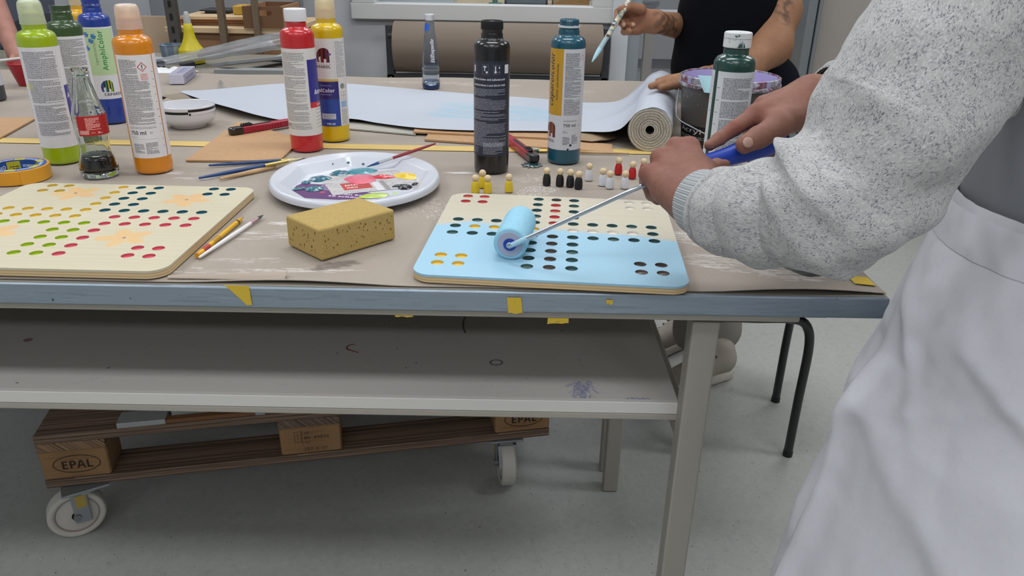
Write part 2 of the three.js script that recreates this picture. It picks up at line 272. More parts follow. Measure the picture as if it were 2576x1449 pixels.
// ---------------------------------------------------------------- work tables
const TY = 0.9;
const MT = { rail: mat(0xffffff, 0.38, { metalness: 0.55, map: canvas(1024, 64, (x, w, h) => { x.fillStyle = '#93a0ac'; x.fillRect(0, 0, w, h); for (let i = 0; i < 700; i++) { x.fillStyle = rnd() < 0.6 ? rgb(190, 198, 206, rr(0.03, 0.15)) : rgb(84, 90, 98, rr(0.03, 0.16)); x.fillRect(rnd() * w, rnd() * h, rr(4, 60), rr(0.5, 2)); } speckle(x, w, h, 10, a => rgb(40, 42, 48, a), 1, 2.2, 0.4, 0.9); speckle(x, w, h, 5, a => rgb(230, 235, 235, a), 1, 2.5, 0.6, 1); }, { wrap: true }) }),
  beige: mat(0xa09b90, 0.5), board: mat(0x8a8478, 0.7),
  shelf: mat(0xffffff, 0.5, { map: canvas(2048, 768, (x, w, h) => { x.fillStyle = '#c4c1bb'; x.fillRect(0, 0, w, h); speckle(x, w, h, 70, a => rgb(40, 36, 32, a), 1.5, 5, 0.3, 0.8); speckle(x, w, h, 2500, a => rgb(160, 156, 150, a), 3, 12, 0.03, 0.1);
    x.strokeStyle = rgb(120, 40, 50, 0.8); x.lineWidth = 3; x.beginPath(); x.arc(1518, 585, 13, 2, 4.6); x.stroke(); x.beginPath(); x.moveTo(1506, 592); x.lineTo(1528, 606); x.stroke(); x.fillStyle = rgb(90, 50, 48, 0.5); x.beginPath(); x.ellipse(951, 578, 8, 8, 0.4, 0, 7); x.fill();
    x.strokeStyle = rgb(50, 46, 44, 0.7); x.lineWidth = 3; x.beginPath(); x.arc(1764, 635, 10, 0, 6.3); x.stroke(); x.strokeStyle = rgb(60, 50, 45, 0.8); x.beginPath(); x.moveTo(1701, 440); x.quadraticCurveTo(1696, 480, 1706, 515); x.stroke();
    for (let i = 0; i < 90; i++) { x.strokeStyle = rgb(120, 124, 160, rr(0.2, 0.6)); x.lineWidth = 2; x.beginPath(); const u = 1902 + rr(-16, 16), v = rr(695, 755); x.moveTo(u, v); x.lineTo(u + rr(-14, 14), v + rr(8, 20)); x.stroke(); }
    for (let i = 0; i < 40; i++) { x.strokeStyle = rgb(110, 116, 156, rr(0.3, 0.7)); x.lineWidth = 2; x.beginPath(); const u = 1985 + rr(-16, 16), v = rr(750, 762); x.moveTo(u, v); x.lineTo(u + rr(-6, 6), v + rr(4, 12)); x.stroke(); } x.fillStyle = '#cfccc6'; x.fillRect(0, h - 10, w, 10);
  }) }) };
function workTable(label, x0, x1, z0, z1, withShelf) {     // z0 near edge, z1 far edge
  const t = thing('work_table', label, 'table', [(x0 + x1) / 2, 0, (z0 + z1) / 2]); const w = x1 - x0, d = z0 - z1, hz = d / 2, hx = w / 2;
  part('table_board', box(w - 0.01, 0.024, d - 0.01, 0, TY - 0.0155, 0), MT.board, t);
  const long = () => { const g = rbox(w, 0.03, 0.026, 0.003); const u = g.attributes.uv, p = g.attributes.position; for (let i = 0; i < p.count; i++) u.setXY(i, p.getX(i) * 0.9, p.getY(i) * 14 + 0.5); return g; };
  const short = () => { const g = rbox(0.026, 0.03, d - 0.05, 0.003); const u = g.attributes.uv, p = g.attributes.position; for (let i = 0; i < p.count; i++) u.setXY(i, p.getZ(i) * 0.9, p.getY(i) * 14 + 0.5); return g; };
  for (const s of [-1, 1]) { part('edge_rail', long(), MT.rail, t, [0, TY - 0.019, (hz - 0.013) * s]); part('edge_rail', short(), MT.rail, t, [(hx - 0.013) * s, TY - 0.019, 0]); }
  for (const s of [-1, 1]) part('under_rail', rbox(w - 0.12, 0.011, 0.034, 0.003), MT.beige, t, [-0.05, TY - 0.0395, (hz - 0.024) * s]);
  const lx = [-hx + 0.22, hx - 0.227];
  for (const x of lx) { part('leg', rbox(0.038, TY - 0.06, 0.036, 0.004), MT.beige, t, [x, (TY - 0.06) / 2 + 0.002, hz - 0.048]); part('leg', rbox(0.038, TY - 0.06, 0.036, 0.004), MT.beige, t, [x, (TY - 0.06) / 2 + 0.002, -hz + 0.03]); }
  for (const x of lx) part('cross_bar', rbox(0.026, 0.026, d - 0.13, 0.003), MT.beige, t, [x, 0.63, 0]);
  if (withShelf) {
    const sw = lx[1] - lx[0] - 0.03, sd = d - 0.115; const g = rbox(sw, 0.02, sd, 0.0015); const u = g.attributes.uv, p = g.attributes.position; for (let i = 0; i < p.count; i++) u.setXY(i, (p.getX(i) + sw / 2) / sw, (sd / 2 - p.getZ(i)) / sd);
    const s = part('lower_shelf', g, MT.shelf, t, [(lx[0] + lx[1]) / 2 - 0.002, 0.683, -0.002]);
    part('shelf_rail', rbox(sw, 0.012, 0.026, 0.003), MT.beige, t, [(lx[0] + lx[1]) / 2, 0.6668, sd / 2 - 0.016]);
  }
  return t;
}
workTable('near work table with grey metal edge, beige legs and a white lower shelf', -1.96, 0.495, -0.912, -1.672, true);
workTable('far work table pushed against the near one', -1.96, 0.495, -1.678, -2.59, false);
workTable('bench table beyond the far work table holding the yellow flask', -2.3, -0.72, -2.66, -3.24, false).position.y = -0.012;

// kraft paper covers with the paint smears that lie on them
function kraft(x0, x1, z0, z1, marks) {
  const W = 2048, H = Math.min(1400, Math.round(W * (z0 - z1) / (x1 - x0))), sx = W / (x1 - x0);
  return canvas(W, H, (x, w, h) => {
    x.fillStyle = '#a0968a'; x.fillRect(0, 0, w, h);
    for (let i = 0; i < 60000; i++) { const d = rr(-16, 16); x.fillStyle = rgb(161 + d, 151 + d, 140 + d, 0.35); x.fillRect(rnd() * w, rnd() * h, rr(0.8, 3), rr(0.8, 2)); }
    for (let i = 0; i < 260; i++) { const d = rr(-14, 12); x.fillStyle = rgb(161 + d, 151 + d, 140 + d, 0.12); x.beginPath(); x.ellipse(rnd() * w, rnd() * h, rr(15, 70), rr(6, 22), rr(0, 3), 0, 7); x.fill(); }
    const P = (X, Z) => [(X - x0) * sx, (z0 - Z) * sx];
    for (const [X, Z, a, b, turn, n, kind] of marks) for (let i = 0; i < n; i++) {
      const r = Math.sqrt(rnd()), q = rnd() * 6.283, u = a * r * Math.cos(q), v = b * r * Math.sin(q), c = Math.cos(turn), s = Math.sin(turn); const [px, py] = P(X + u * c - v * s, Z - (u * s + v * c));
      if (kind === 'streak') { x.strokeStyle = rgb(230, 230, 230, rr(0.15, 0.6)); x.lineWidth = rr(0.6, 2); x.beginPath(); x.moveTo(px, py); x.lineTo(px + Math.cos(turn) * rr(4, 26), py + Math.sin(turn) * rr(2, 14) + rr(-2, 2)); x.stroke(); }
      else if (kind === 'dark') { x.fillStyle = rgb(110, 102, 94, 0.25); x.beginPath(); x.ellipse(px, py, rr(3, 9), rr(2, 5), 0, 0, 7); x.fill(); }
      else { x.fillStyle = rgb(236, 236, 238, rr(0.3, 0.9)); const k = rr(0.7, 1.7); x.fillRect(px, py, k, k); }
    }
  });
}
const MARKS = [
  [-0.53, -1.33, 0.06, 0.018, 0, 160, 'dots'], [-0.60, -1.40, 0.05, 0.006, 0, 26, 'streak'], [-0.345, -1.16, 0.05, 0.012, 0.05, 60, 'streak'], [-0.40, -1.10, 0.06, 0.02, 0.1, 60, 'streak'], [-0.30, -0.965, 0.08, 0.008, 0.05, 44, 'streak'], [-0.38, -1.0, 0.05, 0.012, 0, 22, 'streak'], [-0.25, -0.985, 0.035, 0.012, 0.4, 60, 'dark'],
  [-0.16, -1.26, 0.045, 0.07, 0.3, 420, 'dots'], [-0.1, -1.2, 0.035, 0.05, 0.3, 240, 'dots'], [0.045, -1.36, 0.03, 0.05, -0.7, 620, 'dots'], [0.03, -1.44, 0.03, 0.03, 0, 160, 'dots'], [-0.115, -1.47, 0.03, 0.006, 0, 60, 'streak'],
  [0.28, -1.12, 0.05, 0.03, -0.5, 120, 'streak'], [0.30, -1.02, 0.07, 0.03, -0.3, 110, 'streak'], [0.38, -0.98, 0.05, 0.02, -0.2, 60, 'streak'], [0.10, -0.92, 0.06, 0.006, 0, 50, 'streak'], [-0.05, -0.925, 0.05, 0.006, 0, 30, 'streak'], [-0.75, -0.93, 0.25, 0.01, 0, 90, 'streak'], [-0.5, -0.96, 0.2, 0.012, 0, 60, 'streak'],
  [-0.7, -1.43, 0.12, 0.015, 0.05, 50, 'streak'], [-0.83, -1.47, 0.06, 0.01, 0, 24, 'streak'], [-0.1, -0.95, 0.02, 0.008, 0.3, 24, 'dark'],
];
const MARKS2 = [[-0.3, -2.53, 0.16, 0.02, 0, 110, 'streak'], [-0.1, -2.5, 0.1, 0.02, 0.05, 90, 'streak'], [0.2, -2.42, 0.04, 0.02, 0, 20, 'streak'], [0.3, -2.1, 0.05, 0.03, 0, 20, 'streak'], [-0.5, -1.85, 0.2, 0.02, 0, 40, 'streak']];
function coverSheet(label, x0, x1, z0, z1, marks, edge) {
  const t = kraft(x0, x1, z0, z1, marks);
  const g = slabGrid(90, 30, (u, v) => {
    const x = x0 + (x1 - x0) * u; let z = z0 + (z1 - z0) * v, y = TY - 0.0015;
    if (edge === 'near') { const e = Math.max(0, 1 - v * 26); z += e * (0.005 * nz(x * 5, 2) - 0.008 + (x < -0.7 ? -0.006 : 0)); const lift = x > 0.26 ? Math.sin((x - 0.26) / 0.233 * PI) * 0.006 : x > -0.42 && x < -0.15 ? Math.sin((x + 0.42) / 0.27 * PI) * 0.004 : 0; y += e * (0.0004 + lift); }
    else { const e = Math.max(0, v * 20 - 19); z += e * (0.025 * nz(x * 3, 9) - 0.01 + (x < -1 ? 0.0 : 0)); y += e * 0.004 * (1 + nz(x * 4, 1)); }
    return [x, y, z];
  }, 0.001, (u, v) => [u, 1 - v]);
  return solo('kraft_sheet', label, 'paper', g, mat(0xffffff, 0.82, { map: t }));
}
const nearSheet = coverSheet('brown kraft paper covering the near work table, smeared with white paint', -1.955, 0.493, -0.913, -1.66, MARKS, 'near');
part('folded_edge', slabGrid(20, 6, (u, v) => [-0.455 + 0.155 * u, TY + 0.0015 + 0.004 * Math.sin(v * PI * 0.7) * (0.4 + u), -0.926 - (0.006 + 0.012 * u) * v], 0.0008), mat(0xaa9d8e, 0.85), nearSheet);
coverSheet('brown kraft paper covering the far work table', -1.955, 0.493, -1.664, -2.6, MARKS2, 'far');
// yellow masking tape
const tapeMat = mat(0xffffff, 0.6, { map: noiseTex([214, 184, 108], 12, 256) }), tapeMat2 = mat(0xffffff, 0.6, { map: noiseTex([210, 178, 54], 14, 256) });
solo('masking_tape_line', 'long yellow masking tape line along the joint of the two tables', 'tape', slabGrid(60, 2, (u, v) => [-1.95 + 2.44 * u, TY + 0.0002 + 0.0003 * nz(u * 20, v), -1.640 - 0.042 * v + 0.004 * nz(u * 6, 3)], 0.0004), tapeMat);
function edgeTape(label, x, w, y0, y1, z, tilt = 0, rag = 0.004) {
  const g = slabGrid(6, 8, (u, v) => [x + w * (u - 0.5) + tilt * v + rag * (v > 0.9 || v < 0.1 ? nz(u * 9, x * 30, v) : 0), y1 + (y0 - y1) * v + (v > 0.95 ? rag * nz(u * 7, x * 13) : 0), z + 0.0004 * nz(u * 4, v * 4, x)], 0.0003);
  const m = part(numbered('tape_piece'), g, tapeMat2, scene); tag(m, label, 'tape', 'yellow tape scraps on the table edge'); return m;
}
{
  const zf = -0.9105; const tri = new THREE.Shape(); tri.moveTo(-0.016, 0.012); tri.lineTo(0.016, 0.011); tri.lineTo(0.017, -0.016); tri.lineTo(0.01, -0.017); tri.quadraticCurveTo(-0.002, -0.002, -0.016, 0.012);
  solo('tape_piece', 'curved triangular yellow tape scrap on the metal edge left of the sponge', 'tape', new THREE.ExtrudeGeometry(tri, { depth: 0.0004, bevelEnabled: false }), tapeMat2, [-0.3588, 0.8876, -0.911], [0, 0, 0], 'yellow tape scraps on the table edge');
  edgeTape('tallest yellow tape strip folded over the metal edge in front of the blue board', 0.003, 0.0185, 0.8665, 0.889, zf, 0.002);
  edgeTape('yellow tape flap hanging below the metal edge right of the tallest strip', 0.0625, 0.028, 0.847, 0.861, -0.921, 0, 0.005);
  edgeTape('tiny yellow tape scrap at the top of the metal edge under the blue board', 0.128, 0.009, 0.883, 0.888, zf);
  edgeTape('thin yellow tape sliver under the metal edge left of the tallest strip', -0.144, 0.024, 0.853, 0.8565, -0.921, 0, 0.002);
  edgeTape('thin yellow tape sliver under the metal edge beside the leg', 0.158, 0.03, 0.8565, 0.86, -0.921, 0, 0.001);
  solo('tape_piece', 'yellow tape patch on the kraft paper at the right table end', 'tape', slabGrid(4, 4, (u, v) => [0.462 + 0.026 * u, TY + 0.0008, -0.95 - 0.028 * v + 0.006 * u], 0.0004), tapeMat2, null, null, 'yellow tape scraps on the table edge');
}

// ---------------------------------------------------------------- paint bottles
const BR = 0.034;
const plastic = c => mat(c, 0.28, { clearcoat: 0.7, clearcoatRoughness: 0.12 });
const bodyProfile = [[0, 0.003], [0.024, 0.002], [0.028, 0], [0.0318, 0.001], [0.0336, 0.004], [BR, 0.009], [BR, 0.234], [0.0334, 0.2395], [0.0315, 0.244], [0.028, 0.2475], [0.0235, 0.2495], [0.0208, 0.251], [0.0205, 0.2535], [0.0205, 0.2595], [0.0193, 0.2605], [0.019, 0.2655], [0.0205, 0.2665], [0.0205, 0.2685], [0.0185, 0.2695], [0.0185, 0.2715], [0.0194, 0.2722], [0.0185, 0.273], [0.0185, 0.275], [0.0194, 0.2757], [0.0185, 0.2765], [0.0185, 0.2795], [0.0175, 0.2805], [0.0155, 0.2805], [0.0152, 0.279], [0.0152, 0.255], [0, 0.253]];
const bodyGeo = lathe(bodyProfile, 56);
const LPX = 4.2;                                   // label canvas pixels per millimetre
function labelPart(t, a0, a1, y0, y1, draw) {      // angles in degrees, 0 looks along local +z
  const wmm = rad(a1 - a0) * BR * 1000, hmm = (y1 - y0) * 1000;
  const tex = canvas(Math.round(wmm * LPX), Math.round(hmm * LPX), x => { x.scale(LPX, LPX); draw(x, wmm, hmm, deg => rad(deg - a0) * BR * 1000); });
  const g = new THREE.CylinderGeometry(BR + 0.00035, BR + 0.00035, y1 - y0, 48, 1, true, rad(a0), rad(a1 - a0)).translate(0, (y0 + y1) / 2, 0);
  return part('label', g, mat(0xffffff, 0.42, { map: tex, clearcoat: 0.25, clearcoatRoughness: 0.3 }), t);
}
function capWhite(t, h = 0.0235, tint = 0xe4e5e8, draw) {
  const top = 0.286, pts = [[0.0215, top - h], [0.022, top - h + 0.004], [0.0215, top - h + 0.0042], [0.0222, top - h + 0.005], [0.0222, top - 0.0015], [0.0212, top], [0.0195, top + 0.0003], [0.019, top - 0.0006], [0, top - 0.0006]];
  const c = part('cap', lathe(pts, 48), mat(draw ? 0xdcdede : tint, 0.35), t); if (draw) part('paint_drips', cyl(0.0226, 0.0224, h - 0.003, 48, 0, top - h / 2 - 0.0005, 0, true), mat(0xffffff, 0.4, { map: canvas(1024, 128, draw) }), c); return c;
}
function capClear(t, tint) {
  const top = 0.303, b = 0.2605, pts = [[0.0218, b], [0.0222, b + 0.003], [0.0216, b + 0.0035], [0.0219, b + 0.007], [0.0212, b + 0.0075], [0.0214, b + 0.014], [0.0205, b + 0.016], [0.0212, b + 0.017], [0.0208, b + 0.03], [0.0195, top - 0.005], [0.017, top - 0.001], [0.012, top], [0, top], [0, top - 0.0015], [0.0118, top - 0.0015], [0.0163, top - 0.0025], [0.0183, top - 0.006], [0.0195, b + 0.03], [0.02, b]];
  const c = part('cap', lathe(pts, 48), mat(tint, 0.3, { transmission: 0.66, thickness: 0, ior: 1.45 }), t);
  part('spout', lathe([[0.0125, 0.2795], [0.0115, 0.284], [0.006, 0.287], [0.0045, 0.296], [0, 0.2965]], 24), mat(tint, 0.35), c);
}
function bottle(name, label, pos, color, turn = 0) {
  const t = thing(name, label, 'paint bottle', pos, Math.atan2(-pos[0], -pos[2]) + rad(turn), undefined);
  part('bottle_body', bodyGeo, plastic(color), t); return t;
}
function beast(x, cx, cy, s, cols) {                // striped animal emblem, s = height
  x.save(); x.translate(cx, cy); x.scale(s / 20, s / 20); x.beginPath(); x.moveTo(-9, 9); x.quadraticCurveTo(-11.5, 2, -8.5, -4); x.quadraticCurveTo(-5, -10, 2, -10); x.quadraticCurveTo(9, -10, 9.5, -3); x.lineTo(9.5, 10); x.lineTo(5, 10); x.lineTo(5, 5); x.lineTo(1.5, 5); x.lineTo(1.5, 10); x.lineTo(-3, 10); x.lineTo(-3, 2); x.quadraticCurveTo(-6, 1, -6.5, 5); x.quadraticCurveTo(-6.5, 8, -5, 8.4); x.quadraticCurveTo(-7.5, 11, -9, 9); x.closePath(); x.clip();
  const n = cols.length; for (let i = 0; i < n; i++) { x.fillStyle = cols[i]; x.fillRect(-11.5 + i * 21.5 / n, -11, 21.5 / n + 0.3, 23); } x.restore();
}
const RAINBOW = ['#7a1c2c', '#3a2a72', '#245ea8', '#1b1b2a', '#2e8a78', '#14262a', '#c9b92a', '#1d2a20', '#9dbf2b', '#20351c'], BROWNS = ['#3a1016', '#6a1c20', '#2a0d12', '#7a2a22', '#1d0a10', '#6a1f2a', '#3a1220'];
function ticks(x, px, h, side = 1) { x.fillStyle = '#55565c'; for (let i = 0; i < 9; i++) { const y = h * 0.12 + i * h * 0.1; x.fillRect(px, y, 3.2, 0.35); micro(x, px, y - 1.4, 4.4, 1, 1.0, '#777780'); } }
const WHITE = '#dedee2', INK = '#4c4d55';
// lime
{
  const t = bottle('paint_bottle', 'lime green paint bottle with clear cap beside the tape roll', [-0.9007, 0.9, -1.4996], 0x9ab50c); capClear(t, 0xf2f6e2);
  labelPart(t, -82, 105, 0.034, 0.222, (x, w, h, X) => {
    x.fillStyle = WHITE; x.fillRect(0, 0, w, h); ticks(x, X(-74), h); const a = X(-58), b = X(44) - a; let y = 8; for (const k of [52, 46, 34, 28]) { micro(x, a, y, b, k - 4, 1.75, INK, 0.55); y += k; x.fillStyle = '#9a9aa2'; x.fillRect(a, y - 2.6, b, 0.25); }
    x.fillStyle = '#8d8e96'; x.fillRect(X(48), 0, 0.3, h); x.fillStyle = '#3b3184'; x.fillRect(X(52), 72, 60, 70); x.fillStyle = '#e9e9f2'; text(x, 'A', X(60), 92, 13, '#f0f0f4', { style: 'bold' });
    for (let i = 0; i < 60; i++) { x.fillStyle = rgb(206, 212, 60, rr(0.2, 0.7)); x.fillRect(X(-60) + rr(-4, 9), 70 + rr(-5, 6), rr(0.6, 2.4), rr(0.6, 2)); }
  });
}
// olive
{
  const t = bottle('paint_bottle', 'dark olive green paint bottle between the lime and blue ones', [-0.945, 0.9, -1.6779], 0x35502a);
  part('thread_ring', cyl(0.0196, 0.0196, 0.006, 40, 0, 0.2775, 0), plastic(0x2f4826), t);
  labelPart(t, -95, 95, 0.034, 0.222, (x, w, h, X) => { x.fillStyle = WHITE; x.fillRect(0, 0, w, h); ticks(x, X(-48), h); micro(x, X(-30), 6, X(62) - X(-30), 54, 1.75, INK, 0.55); micro(x, X(-30), 64, X(62) - X(-30), 60, 1.75, INK, 0.55); micro(x, X(-30), 130, X(62) - X(-30), 44, 1.75, INK, 0.55); x.fillStyle = '#3b3184'; x.fillRect(0, 120, X(-40), 40); });
}
// yellow at the back
{
  const t = bottle('paint_bottle', 'yellow paint bottle mostly hidden behind the blue bottle', [-1.052, 0.9, -1.955], 0xd9a50a); capClear(t, 0xf8f2da);
  labelPart(t, -120, 120, 0.034, 0.228, (x, w, h, X) => { x.fillStyle = WHITE; x.fillRect(0, 0, w, h); beast(x, X(5), 24, 30, ['#1a1c3c', '#20224a', '#14162e']); text(x, 'CAPAROL', X(-6), 50, 8, '#26272e', { style: 'bold' }); x.fillStyle = '#20225c'; x.fillRect(X(-30), 68, X(60) - X(-30), 100); });
}
// blue
{
  const t = bottle('paint_bottle', 'blue paint bottle with a pale green label panel', [-0.979, 0.9, -1.8675], 0x1c3a92); part('thread_ring', cyl(0.0196, 0.0196, 0.006, 40, 0, 0.2775, 0), plastic(0x1c3a92), t);
  labelPart(t, -100, 110, 0.04, 0.222, (x, w, h, X) => {
    x.fillStyle = WHITE; x.fillRect(0, 0, w, h); x.fillStyle = '#bcd6a4'; x.fillRect(X(-58), 3, X(70) - X(-58), 104); x.fillStyle = '#243f96'; x.fillRect(0, 162, w, 30); x.fillStyle = '#20225c'; x.fillRect(X(-96), 60, 8, 80); micro(x, X(-84), 8, 6, 100, 1.7, INK, 0.5);
    for (const [px, py] of [[-40, 16], [-26, 30], [-44, 46], [-14, 20]]) for (let i = 0; i < 6; i++) { x.fillStyle = ['#3f78b8', '#2f66a8', '#5a94c8'][i % 3]; x.beginPath(); x.ellipse(X(px) + Math.cos(i) * 3, py + Math.sin(i) * 3.4, 3.2, 2, i, 0, 7); x.fill(); }
    text(x, 'CaparolColorSystem', X(-18), 84, 7, '#2f6a44', { turn: -90 }); text(x, 'AmphiColor', X(10), 96, 15.5, '#2d8a4c', { turn: -90, style: 'bold' });
    beast(x, X(2), 132, 27, RAINBOW); text(x, 'CAPAROL', X(-14), 151, 9.4, '#2a2c34', { style: 'bold' });
  });
}
// orange
{
  const t = bottle('paint_bottle', 'orange paint bottle with clear smeared cap and a hazard mark', [-0.6956, 0.9, -1.445], 0xd88408); capClear(t, 0xfbefe2);
  labelPart(t, -66, 50, 0.032, 0.219, (x, w, h, X) => {
    x.fillStyle = '#e2dfe0'; x.fillRect(0, 0, w, h); const a = X(-56), b = X(30) - a; micro(x, a, 8, b * 0.66, 38, 1.8, INK, 0.55); micro(x, a, 46, b, 22, 1.8, INK, 0.55); micro(x, a, 70, b, 22, 1.8, INK, 0.55); micro(x, a, 94, b, 30, 1.8, INK, 0.55);
    x.save(); x.translate(X(14), 21); x.rotate(PI / 4); x.strokeStyle = '#b8403c'; x.lineWidth = 1.2; x.strokeRect(-5.4, -5.4, 10.8, 10.8); x.restore(); text(x, '!', X(14), 21.5, 11, '#2a2a2e', { style: 'bold', align: 'center' }); micro(x, X(6), 33, 13, 11, 1.7, '#c4625a', 0.55);
    x.fillStyle = '#6a6a72'; for (let i = 0; i < 11; i++) micro(x, X(40), 30 + i * 13.6, 4, 1.2, 1.2, '#55565e', 0.8);
    x.fillStyle = '#8a8a90'; x.fillRect(a, 127, b, 0.3); micro(x, a, 129, b, 2, 1.8, '#77777e', 0.5); text(x, '750 ml', a, 139, 9.6, '#2e2f35', { style: 'bold' }); text(x, '\u212E', a + 36, 139, 9, '#44454b'); micro(x, a, 147, 12, 1.6, 1.8, '#77777e', 0.5); x.fillStyle = '#8a8a90'; x.fillRect(a, 151, b, 0.3); micro(x, a + 2, 160, b * 0.4, 17, 1.8, INK, 0.55); micro(x, a + b * 0.5, 158, b * 0.42, 20, 1.8, INK, 0.55);
  });
  labelPart(t, 54, 120, 0.032, 0.219, (x, w, h) => { x.fillStyle = '#e2dfe0'; x.fillRect(0, 0, w, h); });
}
// red
{
  const t = bottle('paint_bottle', 'red paint bottle with a white screw cap beside the plate', [-0.4465, 0.9, -1.6313], 0xc01f26); capWhite(t);
  labelPart(t, -100, 110, 0.036, 0.212, (x, w, h, X) => {
    x.fillStyle = '#dcd9d4'; x.fillRect(0, 0, w, h); const a = X(-72), b = X(17) - a; let y = 8; for (const k of [18, 30, 26, 28, 24, 14]) { micro(x, a, y, b, k - 3, 2.1, INK, 0.42); y += k; } micro(x, a, 150, b * 1.1, 12, 1.7, INK, 0.4); text(x, '750 ml', X(-96), 154, 8, '#3a3b42', { style: 'bold' });
    x.fillStyle = '#2e2c86'; x.fillRect(X(24), 22, X(110) - X(24), 86); text(x, 'AmphiColor', X(44), 88, 13, '#e8e8f0', { style: 'bold' }); x.fillStyle = '#c4303a'; x.fillRect(X(24), 108, X(110) - X(24), 11); text(x, 'Zinnoberrot', X(52), 113.5, 4.6, '#f2dfe0', { style: 'bold' });
    for (let i = 0; i < 6; i++) { x.fillStyle = '#26272c'; x.beginPath(); x.arc(X(48), 124 + i * 7.2, 0.8, 0, 7); x.fill(); micro(x, X(52), 123 + i * 7.2, 20, 1.6, 1.8, '#55565e', 0.5); }
  });
}
// yellow beside the red one
{
  const t = bottle('paint_bottle', 'yellow paint bottle with clear cap standing behind the red bottle', [-0.4081, 0.9, -1.7271], 0xd7b404); capClear(t, 0xfaf3de);
  labelPart(t, -110, 112, 0.036, 0.222, (x, w, h, X) => {
    x.fillStyle = '#dedcda'; x.fillRect(0, 0, w, h); beast(x, X(-22), 34, 30, BROWNS); x.fillStyle = '#6a3a8a'; x.fillRect(X(-2), 30, 6, 4); x.fillStyle = '#77777e'; x.fillRect(X(-50), 52, 34, 0.4); text(x, 'CAPAROL', X(4), 58, 8.6, '#2a2b32', { style: 'bold', align: 'right' }); x.fillStyle = '#85868e'; x.fillRect(X(18), 0, 0.3, 84);
    x.fillStyle = '#d8b45a'; x.fillRect(0, 84, X(28), 5); x.fillStyle = '#2a2470'; x.fillRect(0, 89, X(28), 38); x.fillStyle = '#25459c'; x.fillRect(0, 127, X(28), 60); text(x, 'CaparolColor', X(12), 108, 10.6, '#e6e6ef', { style: 'bold', align: 'right' }); micro(x, X(-40), 97, 24, 2, 2, '#b9b6da', 0.6); micro(x, X(-40), 116, 24, 2, 2, '#b9b6da', 0.6); x.fillStyle = '#cfd4de'; x.fillRect(X(-44), 158, 32, 12); micro(x, X(-43), 160, 30, 9, 2, '#666a80', 0.5); text(x, '750 ml', X(6), 180, 6, '#e6e6ef', { style: 'bold', align: 'right' });
    micro(x, X(24), 6, 26, 74, 1.8, '#7a7b84', 0.5); x.fillStyle = '#7a8e86'; x.beginPath(); x.arc(X(45), 100, 6, 0, 7); x.fill(); x.strokeStyle = '#777a80'; x.lineWidth = 0.5; for (let i = 0; i < 4; i++) x.strokeRect(X(36) + (i % 2) * 8, 112 + (i >> 1) * 9, 6.5, 7.5); x.fillStyle = '#8fb4d8'; x.fillRect(X(34), 132, 17, 14); micro(x, X(34), 149, 20, 36, 1.8, '#7a7b84', 0.5); x.save(); x.translate(X(66), 102); x.rotate(PI / 4); x.strokeStyle = '#b8606c'; x.lineWidth = 0.8; x.strokeRect(-4, -4, 8, 8); x.restore();
  });
}
// black
{
  const t = bottle('paint_bottle', 'open black paint bottle with a dark navy label', [-0.0453, 0.9, -1.4884], 0x050506);
  part('thread_smear', lathe([[0.0196, 0.2655], [0.0208, 0.268], [0.0206, 0.2805], [0.019, 0.2825], [0.0165, 0.282], [0.016, 0.279]], 40), mat(0x070708, 0.75), t);
  labelPart(t, -100, 74, 0.036, 0.214, (x, w, h, X) => {
    x.fillStyle = '#232838'; x.fillRect(0, 0, w, h); x.strokeStyle = '#8f95a6'; x.lineWidth = 0.4; for (const d of [-72, -30, 6]) x.strokeRect(X(d), 7, 11.5, 17);
    x.fillStyle = '#e6e8ee'; x.fillRect(X(-27), 9, 6, 2.4); x.fillRect(X(-24), 11, 1.6, 7); x.beginPath(); x.arc(X(-16), 20, 2, 0, 7); x.fill(); x.fillRect(X(10), 9, 2, 9); x.beginPath(); x.arc(X(10) + 1, 19.5, 2.2, 0, 7); x.fill(); x.beginPath(); x.moveTo(X(21), 13); x.lineTo(X(24), 9); x.lineTo(X(27), 13); x.fill(); text(x, '+5\u00b0C', X(16), 20, 3.2, '#cfd2da'); x.fillRect(X(-68), 9, 4, 12);
    x.fillStyle = '#dfe1e6'; x.fillRect(X(44), 7, 11, 16);
    text(x, 'Lackfarbe im Innen- und Au\u00dfenbereich', X(46), 33, 5, '#e3e5ea', { style: 'bold', align: 'right', sx: 0.82 }); text(x, 'Nassabrieb Klasse 2 nach DIN EN 13300', X(46), 44, 4.6, '#e3e5ea', { style: 'bold', align: 'right', sx: 0.8 });
    let y = 51; for (const k of [18, 24, 20, 50]) { micro(x, X(-86), y, X(54) - X(-86), k - 4, 2.35, '#b4b9c4', 0.38); y += k; } micro(x, X(-86), 160, 24, 14, 2.3, '#7f8496', 0.4); micro(x, X(-28), 152, X(42) - X(-28), 22, 2.3, '#b4b9c4', 0.38);
  });
}
